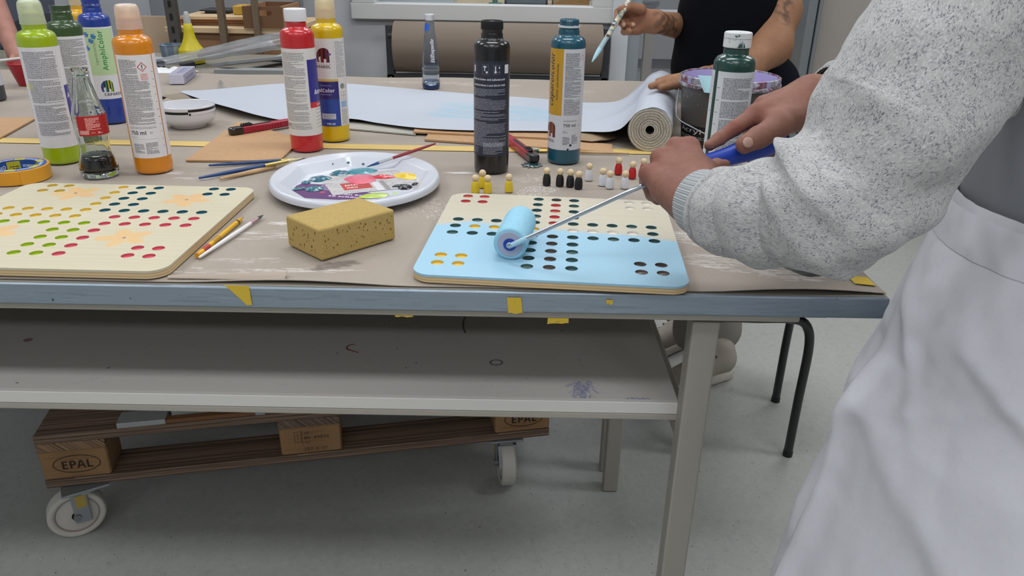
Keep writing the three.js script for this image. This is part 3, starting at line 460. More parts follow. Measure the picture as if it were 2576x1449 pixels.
// teal
{
  const t = bottle('paint_bottle', 'open teal paint bottle with a gold label panel', [0.1022, 0.9, -1.5694], 0x0c5064); part('neck_ring', cyl(0.0212, 0.0212, 0.0035, 44, 0, 0.2672, 0), mat(0xd5dadd, 0.4), t);
  labelPart(t, -115, 78, 0.031, 0.228, (x, w, h, X) => {
    x.fillStyle = '#d5d6dc'; x.fillRect(0, 0, w, h); x.fillStyle = '#c99a2c'; x.fillRect(0, 0, X(-13), 128); text(x, 'caparolcolor', X(-58), 112, 17, '#39342c', { turn: -90, style: 'italic bold' }); text(x, 'Vollton- und Abt\u00f6nfarbe', X(-33), 98, 6, '#39342c', { turn: -90, style: 'bold' });
    beast(x, X(-58), 158, 30, ['#6a2f22', '#4a1c18', '#7c3a26', '#5a1f28', '#8a4a2c', '#5a2030']); text(x, 'CAPAROL', X(-36), 180, 8.4, '#2e2f36', { style: 'bold', align: 'right' });
    const a = X(-6), b = X(56) - a; micro(x, a, 8, b * 0.82, 26, 1.7, INK, 0.55); micro(x, a, 34, b, 26, 1.7, INK, 0.55); micro(x, a, 62, b, 30, 1.7, INK, 0.55); micro(x, a, 95, b, 32, 1.7, INK, 0.55); x.save(); x.translate(X(56), 17); x.rotate(PI / 4); x.strokeStyle = '#b8606c'; x.lineWidth = 0.8; x.strokeRect(-4, -4, 8, 8); x.restore(); for (let i = 0; i < 60; i++) { x.fillStyle = rgb(222, 223, 228, 0.9); x.fillRect(X(40) + rr(0, 14), rr(20, 50), rr(0.8, 3), rr(0.6, 2.4)); }
    text(x, '750 ml', a, 147, 8.6, '#35363d', { style: 'bold' }); text(x, '\u212E', a + 32, 147, 8, '#55565c'); micro(x, a, 137, b * 0.8, 2, 1.7, '#77777e', 0.5); x.fillStyle = '#8a8a90'; x.fillRect(a, 154, b, 0.3); micro(x, a, 158, 10, 4, 1.7, '#77777e', 0.5); micro(x, a, 170, b * 0.4, 16, 1.7, INK, 0.55); micro(x, a + b * 0.5, 166, b * 0.4, 18, 1.7, INK, 0.55);
    x.fillStyle = '#1a1f38'; x.beginPath(); x.arc(X(22), 187, 2.6, 0, 7); x.fill(); x.beginPath(); x.arc(X(13), 195.5, 2.2, 0, 7); x.fill();
  });
}
// dark green by the hands
{
  const t = bottle('paint_bottle', 'dark green paint bottle with a paint smeared white cap behind the hands', [0.363, 0.9, -1.318], 0x0c3f36);
  capWhite(t, 0.024, 0, (x, w, h) => { x.fillStyle = '#dcdede'; x.fillRect(0, 0, w, h); x.strokeStyle = '#1d4a44'; for (let i = 0; i < 60; i++) { const u = 0.0 + rnd() * 0.11; x.lineWidth = rr(1, 5); x.beginPath(); x.moveTo(u * w, h); x.lineTo(u * w, h * (1 - rr(0.15, 0.55) * Math.sin(u / 0.11 * PI))); x.stroke(); } for (let i = 0; i < 14; i++) { const u = 0.97 + rnd() * 0.05; x.fillStyle = '#1d4a44'; x.beginPath(); x.ellipse((u % 1) * w, h * rr(0.06, 0.2), rr(3, 14), rr(2, 5), 0, 0, 7); x.fill(); } x.lineWidth = 3; x.beginPath(); x.moveTo(0, h * 0.38); x.lineTo(w, h * 0.34); x.stroke(); for (let i = 0; i < 26; i++) { x.lineWidth = rr(1, 4); x.beginPath(); const u = rnd() * w; x.moveTo(u, h * rr(0.3, 0.4)); x.lineTo(u + rr(-5, 5), h * rr(0.42, 0.7)); x.stroke(); } });
  part('paint_crust', lathe([[0.0206, 0.2605], [0.0215, 0.2625], [0.0205, 0.265]], 40), mat(0x0a1f1c, 0.6), t);
  labelPart(t, -44, 82, 0.032, 0.226, (x, w, h, X) => { x.fillStyle = '#d2d5da'; x.fillRect(0, 0, w, h); const a = X(-24), b = X(62) - a; let y = 10; for (const k of [38, 30, 34, 26, 30]) { micro(x, a, y, b, k - 4, 2.3, INK, 0.5); y += k; } for (let i = 0; i < 8; i++) micro(x, X(-41), 26 + i * 20, 5.5, 1.4, 1.4, '#55565e', 0.8); });
  labelPart(t, -120, -58, 0.032, 0.226, (x, w, h, X) => { x.fillStyle = '#d2d5da'; x.fillRect(0, 0, w, h); for (let i = 0; i < 8; i++) micro(x, X(-68), 26 + i * 20, 4, 1.4, 1.4, '#55565e', 0.8); });
}
// bottle at the left picture edge
{
  const t = thing('squeeze_bottle', 'grey and white bottle at the far left beside the red cup', 'bottle', [-1.425, 0.9, -2.11]);
  part('bottle_body', lathe([[0, 0], [0.03, 0], [0.0335, 0.004], [0.0335, 0.19], [0.026, 0.21], [0.014, 0.216], [0.014, 0.24], [0, 0.24]], 40), mat(0x3d3f46, 0.4), t); part('label', cyl(0.0339, 0.0339, 0.12, 40, 0, 0.1, 0, true), mat(0xc4c6cc, 0.5), t);
}
// glass cola bottle
const glass = (c = 0xf3f7f4) => mat(c, 0.03, { transmission: 1, thickness: 0.004, ior: 1.5 });
{
  const t = thing('soda_bottle', 'small curved glass soda bottle with dark cola and red label', 'bottle', [-0.7795, 0.9, -1.4031], Math.atan2(0.782, 1.406));
  const outer = [[0, 0.004], [0.022, 0.002], [0.026, 0], [0.0315, 0.003], [0.0332, 0.010], [0.0335, 0.02], [0.0305, 0.034], [0.0265, 0.048], [0.026, 0.06], [0.0275, 0.074], [0.0288, 0.082], [0.0288, 0.114], [0.0268, 0.122], [0.0205, 0.147], [0.016, 0.17], [0.0135, 0.181], [0.0132, 0.184], [0.0148, 0.187], [0.0148, 0.190], [0.0132, 0.192], [0.0137, 0.196], [0.0125, 0.1975]];
  const inner = [[0.0095, 0.197], [0.0102, 0.184], [0.013, 0.168], [0.018, 0.145], [0.0247, 0.12], [0.0266, 0.112], [0.0266, 0.084], [0.0253, 0.074], [0.0238, 0.06], [0.0243, 0.048], [0.0282, 0.034], [0.0312, 0.02], [0.0309, 0.012], [0.024, 0.009], [0, 0.008]];
  const g = lathe([...outer, ...inner], 80); const p = g.attributes.position;
  for (let i = 0; i < p.count; i++) { const y = p.getY(i), a = Math.atan2(p.getX(i), p.getZ(i)); const f = (y > 0.05 && y < 0.09) || (y > 0.122 && y < 0.168) ? 1 - 0.018 * Math.pow(Math.abs(Math.cos(a * 6)), 3) : 1; p.setX(i, p.getX(i) * f); p.setZ(i, p.getZ(i) * f); } g.computeVertexNormals();
  part('glass_body', g, mat(0xeef4ef, 0.03, { transmission: 1, thickness: 0.01, ior: 1.45 }), t);
  part('cola', lathe([[0, 0.0085], [0.0236, 0.0094], [0.0306, 0.0124], [0.0309, 0.02], [0.0279, 0.034], [0.0258, 0.0415], [0, 0.0415]], 48), mat(0x1a0806, 0.12), t);
  part('label', new THREE.CylinderGeometry(0.0291, 0.0291, 0.036, 48, 1, true, rad(-46), rad(150)).translate(0, 0.0985, 0), mat(0xffffff, 0.45, { map: canvas(640, 256, (x, w, h) => { x.fillStyle = '#a81e1e'; x.fillRect(0, 0, w, h); x.fillStyle = '#d0504a'; x.fillRect(0, 0, w, 5); micro(x, w * 0.2, 26, w * 0.33, 150, 13, '#e6a49c', 0.75); micro(x, 22, 186, 140, 50, 13, '#eec6c0', 0.7); text(x, '0,2 L', 190, 214, 26, '#e8b0a8', { style: 'bold' }); micro(x, 280, 205, 80, 20, 14, '#e8b0a8', 0.8); }) }), t);
}
// water bottle
{
  const t = thing('water_bottle', 'slim clear glass water bottle with white lettering behind the wallpaper', 'bottle', [-0.261, 0.9, -2.42], Math.atan2(0.261, 2.42));
  const g = lathe([[0, 0.003], [0.022, 0], [0.0268, 0.004], [0.0275, 0.02], [0.0262, 0.03], [0.0262, 0.055], [0.0275, 0.058], [0.0275, 0.061], [0.026, 0.064], [0.025, 0.09], [0.0195, 0.14], [0.0145, 0.185], [0.0125, 0.203], [0.0125, 0.209], [0.011, 0.209], [0.0128, 0.185], [0.0178, 0.14], [0.0232, 0.09], [0.0242, 0.06], [0.0245, 0.02], [0.02, 0.007], [0, 0.006]], 64);
  part('glass_body', g, mat(0xdfe8f2, 0.03, { transmission: 1, thickness: 0.01, ior: 1.45 }), t);
  part('water', lathe([[0, 0.0065], [0.0198, 0.0075], [0.0243, 0.02], [0.0241, 0.024], [0, 0.024]], 40), mat(0xeaf2ff, 0.02, { transmission: 1, thickness: 0.05, ior: 1.33 }), t);
  part('base_tint', lathe([[0, 0.0004], [0.0215, 0.0003], [0.0258, 0.0022], [0.0262, 0.006], [0, 0.0066]], 40), mat(0x4668b0, 0.2, { transmission: 0.5, thickness: 0 }), t);
  part('cap', lathe([[0.0128, 0.2], [0.0142, 0.201], [0.0142, 0.215], [0.013, 0.2175], [0, 0.2175]], 32), mat(0xd3d6d9, 0.35, { metalness: 0.4 }), t);
  part('neck_label', new THREE.CylinderGeometry(0.0143, 0.0165, 0.02, 24, 1, true, rad(-80), rad(75)).translate(0, 0.181, 0), mat(0x2d5fc0, 0.4), t);
  const lt = canvas(128, 768, (x, w, h) => { x.fillStyle = '#000'; x.fillRect(0, 0, w, h); text(x, 'Stiftsquelle', w / 2, h - 12, 112, '#ffffff', { turn: -90, style: 'bold italic', font: 'serif' }); });
  part('lettering', new THREE.CylinderGeometry(0.0184, 0.0268, 0.08, 24, 1, true, rad(-6), rad(42)).translate(0, 0.118, 0), mat(0xeef0f4, 0.5, { alphaMap: lt, transparent: true }), t);
}

// ---------------------------------------------------------------- game boards
const PLY = mat(0xffffff, 0.6, { map: (() => { const t = woodTex([226, 212, 182], [196, 176, 138], 512, { amp: 0.14, lines: 200, lw: 2 }); t.repeat.set(3, 3); return t; })() });
const plyDark = mat(0xbfa176, 0.75), plyLight = mat(0xd2b98d, 0.75);
const CELLS = [];
for (let r = -5; r <= 5; r++) for (let c = -5; c <= 5; c++) if ((Math.abs(c) <= 1 || Math.abs(r) <= 1) && !(c === 0 && r === 0)) CELLS.push([c, r]);
const HOMES = []; for (const sx of [-1, 1]) for (const sr of [-1, 1]) for (const a of [4.1, 5.05]) for (const b of [4.1, 5.05]) HOMES.push([a * sx, b * sr]);
function gameBoard(name, label, pos, turn, s, box4, topMat, colorOf) {       // r counts toward the viewer
  const t = thing(name, label, 'game board', pos, turn); const [x0, x1, z0, z1] = box4;    // z0 back, z1 front
  const sh = roundRect(x0, -z1, x1, -z0, 0.026), holes = [...CELLS, ...HOMES];
  const cut = () => { const q = roundRect(x0, -z1, x1, -z0, 0.026); for (const [c, r] of holes) { const h = new THREE.Path(); h.absellipse(c * s, -r * s, 0.0086, 0.0086, 0, 2 * PI, true); q.holes.push(h); } return q; };
  part('bottom_ply', flat(sh, 0.0024), plyLight, t, [0, 0.0003, 0]); part('dark_ply', flat(sh, 0.0016), plyDark, t, [0, 0.0027, 0]); part('middle_ply', flat(sh, 0.0024), plyLight, t, [0, 0.0043, 0]);
  part('core_ply', flat(cut(), 0.0014, 0, 14), plyDark, t, [0, 0.0067, 0]); part('top_ply', flat(cut(), 0.0035, 0.0003, 14), topMat, t, [0, 0.0081, 0]);
  const dg = new THREE.CircleGeometry(0.0088, 24).rotateX(-PI / 2), wg = new THREE.CylinderGeometry(0.00845, 0.00845, 0.0034, 24, 1, true);
  for (const [c, r] of holes) { const m = colorOf(c, r); if (!m) continue; part('hole_bottom', dg, m, t, [c * s, 0.0083, r * s]); const w = part('hole_wall', wg, m.userData.wall || m, t, [c * s, 0.0097, r * s]); }
  return t;
}
const pm = (c, r = 0.35) => mat(c, r, { clearcoat: 0.3, clearcoatRoughness: 0.3 });
const HM = { yellow: pm(0xd8ba4a), ochre: pm(0xcbb04a), teal: pm(0x245f6e), red: pm(0xd05a6c), green: pm(0x9db824) };
// left board: bare plywood, every hole painted, four orange flowers
{
  const s = 0.0311, x0 = -6.6 * s, x1 = 6.4 * s, z0 = -5.5 * s, z1 = 6.75 * s;
  const tex = canvas(1024, 1024, (x, w, h) => {
    x.fillStyle = '#cbc3a9'; x.fillRect(0, 0, w, h); for (let i = 0; i < 420; i++) { x.strokeStyle = rgb(178, 165, 134, rr(0.05, 0.22)); x.lineWidth = rr(0.6, 3); const y = rnd() * h; x.beginPath(); for (let u = 0; u <= w; u += 64) x.lineTo(u, y + 5 * nz(u * 0.004, i)); x.stroke(); }
    const px = (c, r) => [(c * s - x0) / (x1 - x0) * w, (r * s - z0) / (z1 - z0) * h], k = w / (x1 - x0);
    const flower = (c, r, turn) => { const [a, b] = px(c, r); for (let i = 0; i < 5; i++) { const q = turn + i * 1.2566; x.save(); x.translate(a, b); x.rotate(q); for (let j = 0; j < 5; j++) { x.fillStyle = rgb(222, 180 + rr(-8, 8), 120, 0.3); x.beginPath(); x.ellipse(0.022 * k, rr(-0.003, 0.003) * k, rr(0.015, 0.02) * k, rr(0.008, 0.013) * k, rr(-0.1, 0.1), 0, 7); x.fill(); } x.restore(); } x.fillStyle = 'rgba(150,90,50,.8)'; x.beginPath(); x.ellipse(a, b, 0.003 * k, 0.003 * k, 0, 0, 7); x.fill(); };
    flower(-3, -3.7, 0.4); flower(3.4, -3.0, 0.1); flower(2.9, 2.9, 0.5); flower(-3.6, 2.6, 0.2);
  });
  tex.repeat.set(1 / (x1 - x0), 1 / (z1 - z0)); tex.offset.set(-x0 / (x1 - x0), z1 / (z1 - z0)); tex.wrapS = tex.wrapT = THREE.RepeatWrapping;
  gameBoard('game_board', 'plywood game board with yellow, teal, red and green holes and orange flowers', [-0.6531, 0.9008, -1.1341], rad(-0.9), s, [x0, x1, z0, z1], mat(0xffffff, 0.55, { map: tex }), (c, r) => {
    if (Math.abs(c) > 3.9 && Math.abs(r) > 3.9) return c < 0 ? (r < 0 ? HM.ochre : HM.green) : (r < 0 ? HM.teal : HM.red);
    if (r <= -2) return c < 0 ? HM.yellow : HM.teal; if (r === -1) return c < 0 ? HM.yellow : HM.teal; if (r === 0) return c < 0 ? HM.yellow : HM.red; if (r === 1) return c <= 0 ? HM.green : HM.red; return c <= 0 ? HM.green : HM.red;
  });
}
// right board: front half rolled light blue
{
  const s = 0.03025, x0 = -6.0 * s, x1 = 6.1 * s, z0 = -5.6 * s, z1 = 6.5 * s;
  const tex = canvas(1400, 1400, (x, w, h) => {
    x.fillStyle = '#c9c2ae'; x.fillRect(0, 0, w, h); for (let i = 0; i < 420; i++) { x.strokeStyle = rgb(180, 168, 138, rr(0.05, 0.2)); x.lineWidth = rr(0.6, 3); const y = rnd() * h; x.beginPath(); for (let u = 0; u <= w; u += 64) x.lineTo(u, y + 5 * nz(u * 0.004, i)); x.stroke(); }
    const Y = r => (r * s - z0) / (z1 - z0) * h, X = c => (c * s - x0) / (x1 - x0) * w; const edge = [[-6.2, 0.15], [-4.9, -0.35], [-4.2, -0.75], [-3.6, -0.45], [-2.8, -0.35], [-1.6, -0.4], [-0.6, 0.1], [0.6, 0.1], [1.8, 0.25], [3, 0.35], [4.2, 0.35], [5.2, 0.8], [6.3, 1.0]];
    const path = d => { x.beginPath(); x.moveTo(0, h); x.lineTo(0, Y(edge[0][1] + d)); for (let i = 0; i < edge.length - 1; i++) { const a = edge[i], b = edge[i + 1]; for (let q = 0; q < 10; q++) { const u = q / 10; x.lineTo(X(a[0] + (b[0] - a[0]) * u), Y(a[1] + (b[1] - a[1]) * u + d + 0.09 * nz((i + u) * 3, d * 5))); } } x.lineTo(w, h); x.closePath(); };
    for (let i = 0; i < 6; i++) { path(-0.3 + i * 0.06); x.fillStyle = rgb(158, 200, 219, 0.14); x.fill(); } path(0.06); x.fillStyle = '#9cc6db'; x.fill();
    for (let i = 0; i < 5000; i++) { const u = rnd() * w, v = rr(Y(1.2), h); x.fillStyle = rgb(146 + rr(-8, 18), 194, 216, 0.18); x.fillRect(u, v, rr(2, 10), rr(1, 3)); }
    for (let i = 0; i < 900; i++) { const c = rr(-6, 6), v = Y(rr(-0.9, 0.6)); x.fillStyle = rgb(156, 198, 217, 0.2); x.fillRect(X(c), v, rr(1, 5), rr(1, 4)); }
  });
  tex.repeat.set(1 / (x1 - x0), 1 / (z1 - z0)); tex.offset.set(-x0 / (x1 - x0), z1 / (z1 - z0)); tex.wrapS = tex.wrapT = THREE.RepeatWrapping;
  const blot = (base, over, n) => canvas(64, 64, (x, w, h) => { x.fillStyle = base; x.fillRect(0, 0, w, h); for (let i = 0; i < n; i++) { x.fillStyle = over; x.beginPath(); x.ellipse(w * rr(0.15, 0.85), h * rr(0.2, 0.8), rr(5, 15), rr(4, 11), rnd() * 3, 0, 7); x.fill(); } });
  const dk = [0, 1, 2, 3].map(i => mat(0xffffff, 0.4, { map: blot(['#2c4a4a', '#3d5a58', '#58706a', '#2a4448'][i], '#173a3c', 5 + i) })), bk = [0, 1, 2].map(i => mat(0xffffff, 0.4, { map: blot(['#8a8076', '#524e4a', '#2c2a2a'][i], '#17151a', 4 + i * 2) })), rd = [0, 1].map(i => mat(0xffffff, 0.4, { map: blot(['#cf8478', '#c4504e'][i], '#b8343c', 4 + i * 3) })), ye = mat(0xdcbb4e, 0.45), wh = mat(0xe3dcd0, 0.5);
  const dwall = mat(0x4a6a66, 0.5), rwall = mat(0xc8524e, 0.5), bwall = mat(0x6a6058, 0.6); dk.forEach(m => m.userData.wall = dwall); rd.forEach(m => m.userData.wall = rwall); bk.forEach(m => m.userData.wall = bwall);
  let q = 0;
  gameBoard('game_board', 'plywood game board with its front half rolled light blue', [0.0616, 0.9008, -1.1105], rad(-4.5), s, [x0, x1, z0, z1], mat(0xffffff, 0.5, { map: tex }), (c, r) => {
    q++; if (Math.abs(c) > 3.9 && Math.abs(r) > 3.9) return c < 0 ? (r < 0 ? rd[q % 2] : ye) : (r < 0 ? wh : bk[q % 2]);
    if (c === 0 && r === -5) return bk[1]; if (c === 0 && r < 0) return rd[q % 2]; if (c === 0 && r > 1) return bk[q % 3]; if (c === 0 && r === 1) return bk[2]; if (r === 0 && c < 0 && c > -5) return ye; if (r === 0 && c > 0 && c < 5) return wh; return dk[q % 4];
  });
}
// ---------------------------------------------------------------- peg figures
function peg(pos, kind, label) {
  const t = thing('peg_figure', label, 'game piece', pos, rnd() * 6, kind + ' peg figures'); const c = { yellow: 0xe0c22c, black: 0x131216, white: 0xd9dbe2, red: 0xb81a1c }[kind];
  part('body', lathe([[0, 0], [0.0068, 0], [0.0074, 0.001], [0.0076, 0.005], [0.0072, 0.013], [0.006, 0.0185], [0.0048, 0.0205], [0.003, 0.021]], 24), mat(c, kind === 'black' ? 0.6 : 0.45), t); part('head', new THREE.SphereGeometry(0.0066, 22, 16).translate(0, 0.0268, 0), mat(0xd8c29c, 0.6), t);
}
peg([-0.0692, 0.9, -1.3367], 'yellow', 'leftmost yellow peg figure by the black bottle'); peg([-0.0577, 0.9, -1.3698], 'yellow', 'rearmost yellow peg figure of the close trio'); peg([-0.0469, 0.9, -1.3356], 'yellow', 'right yellow peg figure of the close trio'); peg([-0.0089, 0.9, -1.3452], 'yellow', 'yellow peg figure standing apart from the trio');
peg([0.0614, 0.9, -1.3927], 'black', 'leftmost black peg figure'); peg([0.0858, 0.9, -1.389], 'black', 'second black peg figure from the left'); peg([0.1049, 0.9, -1.385], 'black', 'third black peg figure from the left'); peg([0.1196, 0.9, -1.3731], 'black', 'rightmost black peg figure');
peg([0.1435, 0.9, -1.4299], 'white', 'leftmost white peg figure, beside the black ones'); peg([0.1662, 0.9, -1.3966], 'white', 'second white peg figure from the left'); peg([0.1777, 0.9, -1.3793], 'white', 'third white peg figure from the left'); peg([0.206, 0.9, -1.381], 'white', 'rightmost white peg figure');
peg([0.2055, 0.9, -1.4759], 'red', 'left red peg figure behind the white ones'); peg([0.2293, 0.9, -1.4491], 'red', 'red peg figure just left of the fist'); peg([0.2538, 0.9, -1.4733], 'red', 'red peg figure half hidden behind the fist');
// ---------------------------------------------------------------- sponge
{
  const a = V([-0.3315, 0.9, -1.0512]), b = V([-0.2667, 0.9, -0.9984]), c = V([-0.1766, 0.9, -1.0943]); const W = b.distanceTo(c), D = a.distanceTo(b), H = 0.047, ang = Math.atan2(-(c.z - b.z), c.x - b.x);
  const g = new RoundedBoxGeometry(W, H, D * 1.05, 10, 0.004); const p = g.attributes.position;
  for (let i = 0; i < p.count; i++) { const x = p.getX(i), y = p.getY(i), z = p.getZ(i), n = 0.0012 * nz(x * 90, y * 90, z * 90) + 0.001 * nz(x * 30, y * 30, z * 30 + 7); p.setXYZ(i, x * (1 + n * 8), y * (1 + n * 12), z * (1 + n * 8)); } g.computeVertexNormals();
  const sp = canvas(1024, 1024, (x, w, h) => { x.fillStyle = '#b59b5d'; x.fillRect(0, 0, w, h); for (let i = 0; i < 16000; i++) { x.fillStyle = rnd() < 0.5 ? rgb(206, 182, 114, 0.25) : rgb(160, 130, 66, 0.3); x.beginPath(); x.arc(rnd() * w, rnd() * h, rr(1, 4.5), 0, 7); x.fill(); } for (let i = 0; i < 500; i++) { x.fillStyle = rgb(110, 76, 26, rr(0.35, 0.8)); x.beginPath(); x.ellipse(rnd() * w, rnd() * h, rr(1.5, 6), rr(2, 9), rr(-0.4, 0.4), 0, 7); x.fill(); } });
  const spb = canvas(512, 512, (x, w, h) => { x.fillStyle = '#c0c0c0'; x.fillRect(0, 0, w, h); for (let i = 0; i < 4000; i++) { x.fillStyle = rgb(60, 60, 60, rr(0.2, 0.9)); x.beginPath(); x.arc(rnd() * w, rnd() * h, rr(0.6, 3), 0, 7); x.fill(); } }, { linear: true });
  const m = mat(0xffffff, 0.95, { map: sp, bumpMap: spb, bumpScale: 0.0008 }); const t = thing('sponge', 'rectangular yellow ochre sponge in front of the plate', 'sponge', [(a.x + c.x) / 2, 0.9, (a.z + c.z) / 2], ang);
  part('sponge_block', g, m, t, [0, H / 2, 0]);
  const pore = new THREE.SphereGeometry(1, 10, 8), pmn = mat(0x7d5a22, 0.95); for (let i = 0; i < 70; i++) { const e = rnd() < 0.66, k = rr(0.0006, 0.0017); part('pore', pore, pmn, t, e ? [rr(-0.46, 0.46) * W, rr(0.15, 0.85) * H, D * 0.525 - 0.0006] : [-W / 2 + 0.0006, rr(0.15, 0.85) * H, rr(-0.42, 0.42) * D]).scale.set(e ? k : 0.001, k * 1.5, e ? 0.001 : k); }
}

// ---------------------------------------------------------------- plate palette
{
  const t = thing('plastic_plate', 'white plastic plate used as palette, full of paint dabs', 'plate', [-0.288, 0.9, -1.357], 0.12); const A = 0.152, B = 0.172, M = 96;
  const oct = a => { const q = PI / 4, m = ((a % q) + q) % q - q / 2; return 1 / Math.cos(m) * Math.cos(q / 2) * 1.04; };
  const rings = [[0, 0.003, 0], [0.5, 0.003, 0], [0.72, 0.003, 1], [0.745, 0.0045, 1], [0.84, 0.0185, 1], [0.855, 0.02, 1], [0.9, 0.021, 0.2], [0.94, 0.0235, 0], [0.965, 0.024, 0], [0.985, 0.023, 0], [1, 0.019, 0], [1.003, 0.012, 0], [0.995, 0.0115, 0], [0.985, 0.019, 0], [0.95, 0.021, 0], [0.86, 0.0175, 0.8], [0.74, 0.0015, 1], [0.72, 0.0003, 1], [0, 0.0003, 0]];
  part('plate_body', grid(rings.length - 1, M, (u, v) => { const [r, y, k] = rings[Math.round(u * (rings.length - 1))], a = v * 2 * PI, f = r * (1 + k * (oct(a + 0.2) - 1)); return [Math.cos(a) * f * A, y, Math.sin(a) * f * B]; }), mat(0xcdd1da, 0.3, { clearcoat: 0.3, clearcoatRoughness: 0.2 }), t);
  const leaf = (name, label, x, z, w, d, turn, y, draw, pts) => { const s = new THREE.Shape(); (pts || [[-0.5, -0.5], [0.5, -0.5], [0.5, 0.5], [-0.5, 0.5]]).forEach(([a, b], i) => i ? s.lineTo(a, b) : s.moveTo(a, b)); const tex = canvas(384, 256, draw); tex.offset.set(0.5, 0.5); const g = new THREE.ShapeGeometry(s); g.scale(w, d, 1); const m = part(name, g.rotateX(-PI / 2), mat(0xffffff, 0.6, { map: tex }), t, [x, y, z], [0, turn, 0]); m.userData.label = label; return m; };
  leaf('printed_leaflet', 'purple leaflet with white print', -0.042, 0.04, 0.17, 0.085, -0.28, 0.0034, (x, w, h) => { x.fillStyle = '#5c3468'; x.fillRect(0, 0, w, h); micro(x, 120, 20, 170, 90, 15, '#cdbcd6', 0.35); text(x, 'Malen kann', 200, 150, 30, '#e8e0ee', { style: 'bold' }); text(x, 'so sch\u00f6n sein', 200, 190, 30, '#e8e0ee', { style: 'bold' }); x.fillStyle = '#c44a62'; x.fillRect(150, 130, 20, 20); }, [[-0.5, -0.2], [-0.38, -0.5], [0.1, -0.5], [0.5, -0.25], [0.5, 0.05], [-0.1, 0.5], [-0.42, 0.45]]);
  leaf('printed_leaflet', 'grey photo print with red field', 0.024, -0.022, 0.165, 0.125, 0.3, 0.0038, (x, w, h) => { x.fillStyle = '#b9b6b6'; x.fillRect(0, 0, w, h); for (let i = 0; i < 500; i++) { x.strokeStyle = rnd() < 0.5 ? rgb(90, 86, 84, 0.35) : rgb(226, 224, 224, 0.4); x.lineWidth = rr(1, 5); const u = rnd() * w, v = rnd() * h; x.beginPath(); x.moveTo(u, v); x.lineTo(u + rr(-10, 50), v + rr(-8, 14)); x.stroke(); } x.fillStyle = '#b2403c'; x.fillRect(60, 120, 120, 90); text(x, 'Jetzt', 75, 150, 26, '#eadada', { style: 'bold' }); text(x, 'neu', 75, 182, 26, '#eadada', { style: 'bold' }); x.fillStyle = '#d5d4d6'; x.fillRect(190, 140, 30, 110); x.fillStyle = '#8d8a8a'; x.fillRect(226, 130, 20, 120); });
  const dab = (color, x, z, a, b, turn, h = 0.003, seed2 = 1) => { const g = grid(9, 30, (u, v) => { const q = v * 2 * PI, e = 1 + 0.22 * nz(Math.cos(q) * 1.6, Math.sin(q) * 1.6, seed2) + 0.1 * nz(Math.cos(q) * 5, Math.sin(q) * 5, seed2), r = u * e; return [Math.cos(q) * r * a, h * (1 - Math.pow(u, 3)) * (1 + 0.35 * nz(r * 3 * Math.cos(q), r * 3 * Math.sin(q), seed2 + 3)), Math.sin(q) * r * b]; }); part('paint_dab', g, mat(color, 0.25, { clearcoat: 0.6, clearcoatRoughness: 0.15 }), t, [x, 0.0042, z], [0, turn, 0]); };
  dab(0x2e8a9a, 0.004, -0.094, 0.028, 0.024, 0.1, 0.003, 1); dab(0x1c6274, -0.036, -0.08, 0.019, 0.016, 0.3, 0.004, 2); dab(0x1c6274, -0.07, -0.044, 0.021, 0.017, 0.3, 0.004, 3); dab(0x1c6274, -0.093, -0.02, 0.008, 0.008, 0, 0.003, 4); dab(0x1f6676, -0.072, 0.022, 0.017, 0.014, 0.2, 0.004, 5); dab(0x1c5a6a, -0.1, 0.02, 0.014, 0.007, 0.4, 0.003, 6);
  dab(0xe86a80, 0.006, -0.04, 0.028, 0.034, 0.2, 0.0025, 7); dab(0xcc2a32, 0.046, -0.05, 0.022, 0.012, 0, 0.003, 8); dab(0xf0cf3c, 0.096, -0.058, 0.029, 0.026, 0, 0.0025, 9); dab(0xe6bc10, 0.096, -0.05, 0.022, 0.011, 0.05, 0.0045, 10); dab(0x1a1a20, 0.088, 0.022, 0.013, 0.012, 0.6, 0.005, 11); dab(0x22222a, 0.107, 0.006, 0.008, 0.005, 0.4, 0.004, 12); dab(0x2b2c33, 0.078, 0.012, 0.014, 0.006, 0.3, 0.003, 13); dab(0xb6cf58, 0.036, 0.069, 0.026, 0.014, 0.2, 0.003, 14); dab(0xe8cf72, -0.06, 0.098, 0.014, 0.008, 0.1, 0.002, 15); dab(0xdcb98e, -0.012, 0.104, 0.018, 0.006, 0, 0.002, 16); dab(0xd8a86a, 0.09, 0.018, 0.006, 0.006, 0, 0.004, 17); dab(0x9ccc4a, 0.073, 0.062, 0.006, 0.004, 0, 0.002, 18);
  for (const [x, z] of [[-0.05, -0.115], [-0.022, -0.122], [0.005, -0.11]]) part('paint_spot', cyl(0.003, 0.003, 0.0008, 12).rotateX(0.5), mat(0x24566a, 0.4), t, [x * 1.1, 0.0125, z * 1.03]);
}
// ---------------------------------------------------------------- brushes and pencils
const wood = mat(0xffffff, 0.6, { map: woodTex([200, 168, 122], [140, 104, 62], 128) }), ferrule = mat(0xc9b06a, 0.3, { metalness: 0.8 }), silver = mat(0xb9bcc0, 0.3, { metalness: 0.8 });
function brush(label, a, b, handle, fer, bristle, r = 0.0032, parts = [0.72, 0.86]) {
  const t = thing('paint_brush', label, 'brush', a); const A = V(a), d = V(b).sub(A), at = k => [d.x * k, d.y * k, d.z * k];
  const c = curve([at(0), at(parts[0] * 0.5), at(parts[0])]);
  part('handle', capTube(c, u => r * (0.6 + 0.55 * Math.sin(Math.min(1, u * 1.1) * 2.2)), 20, 12), handle, t); part('ferrule', bar(at(parts[0] - 0.02), at(parts[1]), r * 0.95, r * 1.05), fer, t);
  part('bristles', capTube(curve([at(parts[1] - 0.01), at((parts[1] + 1) / 2), at(1)]), u => r * (1.05 - 0.9 * u * u), 10, 10), bristle, t); return t;
}
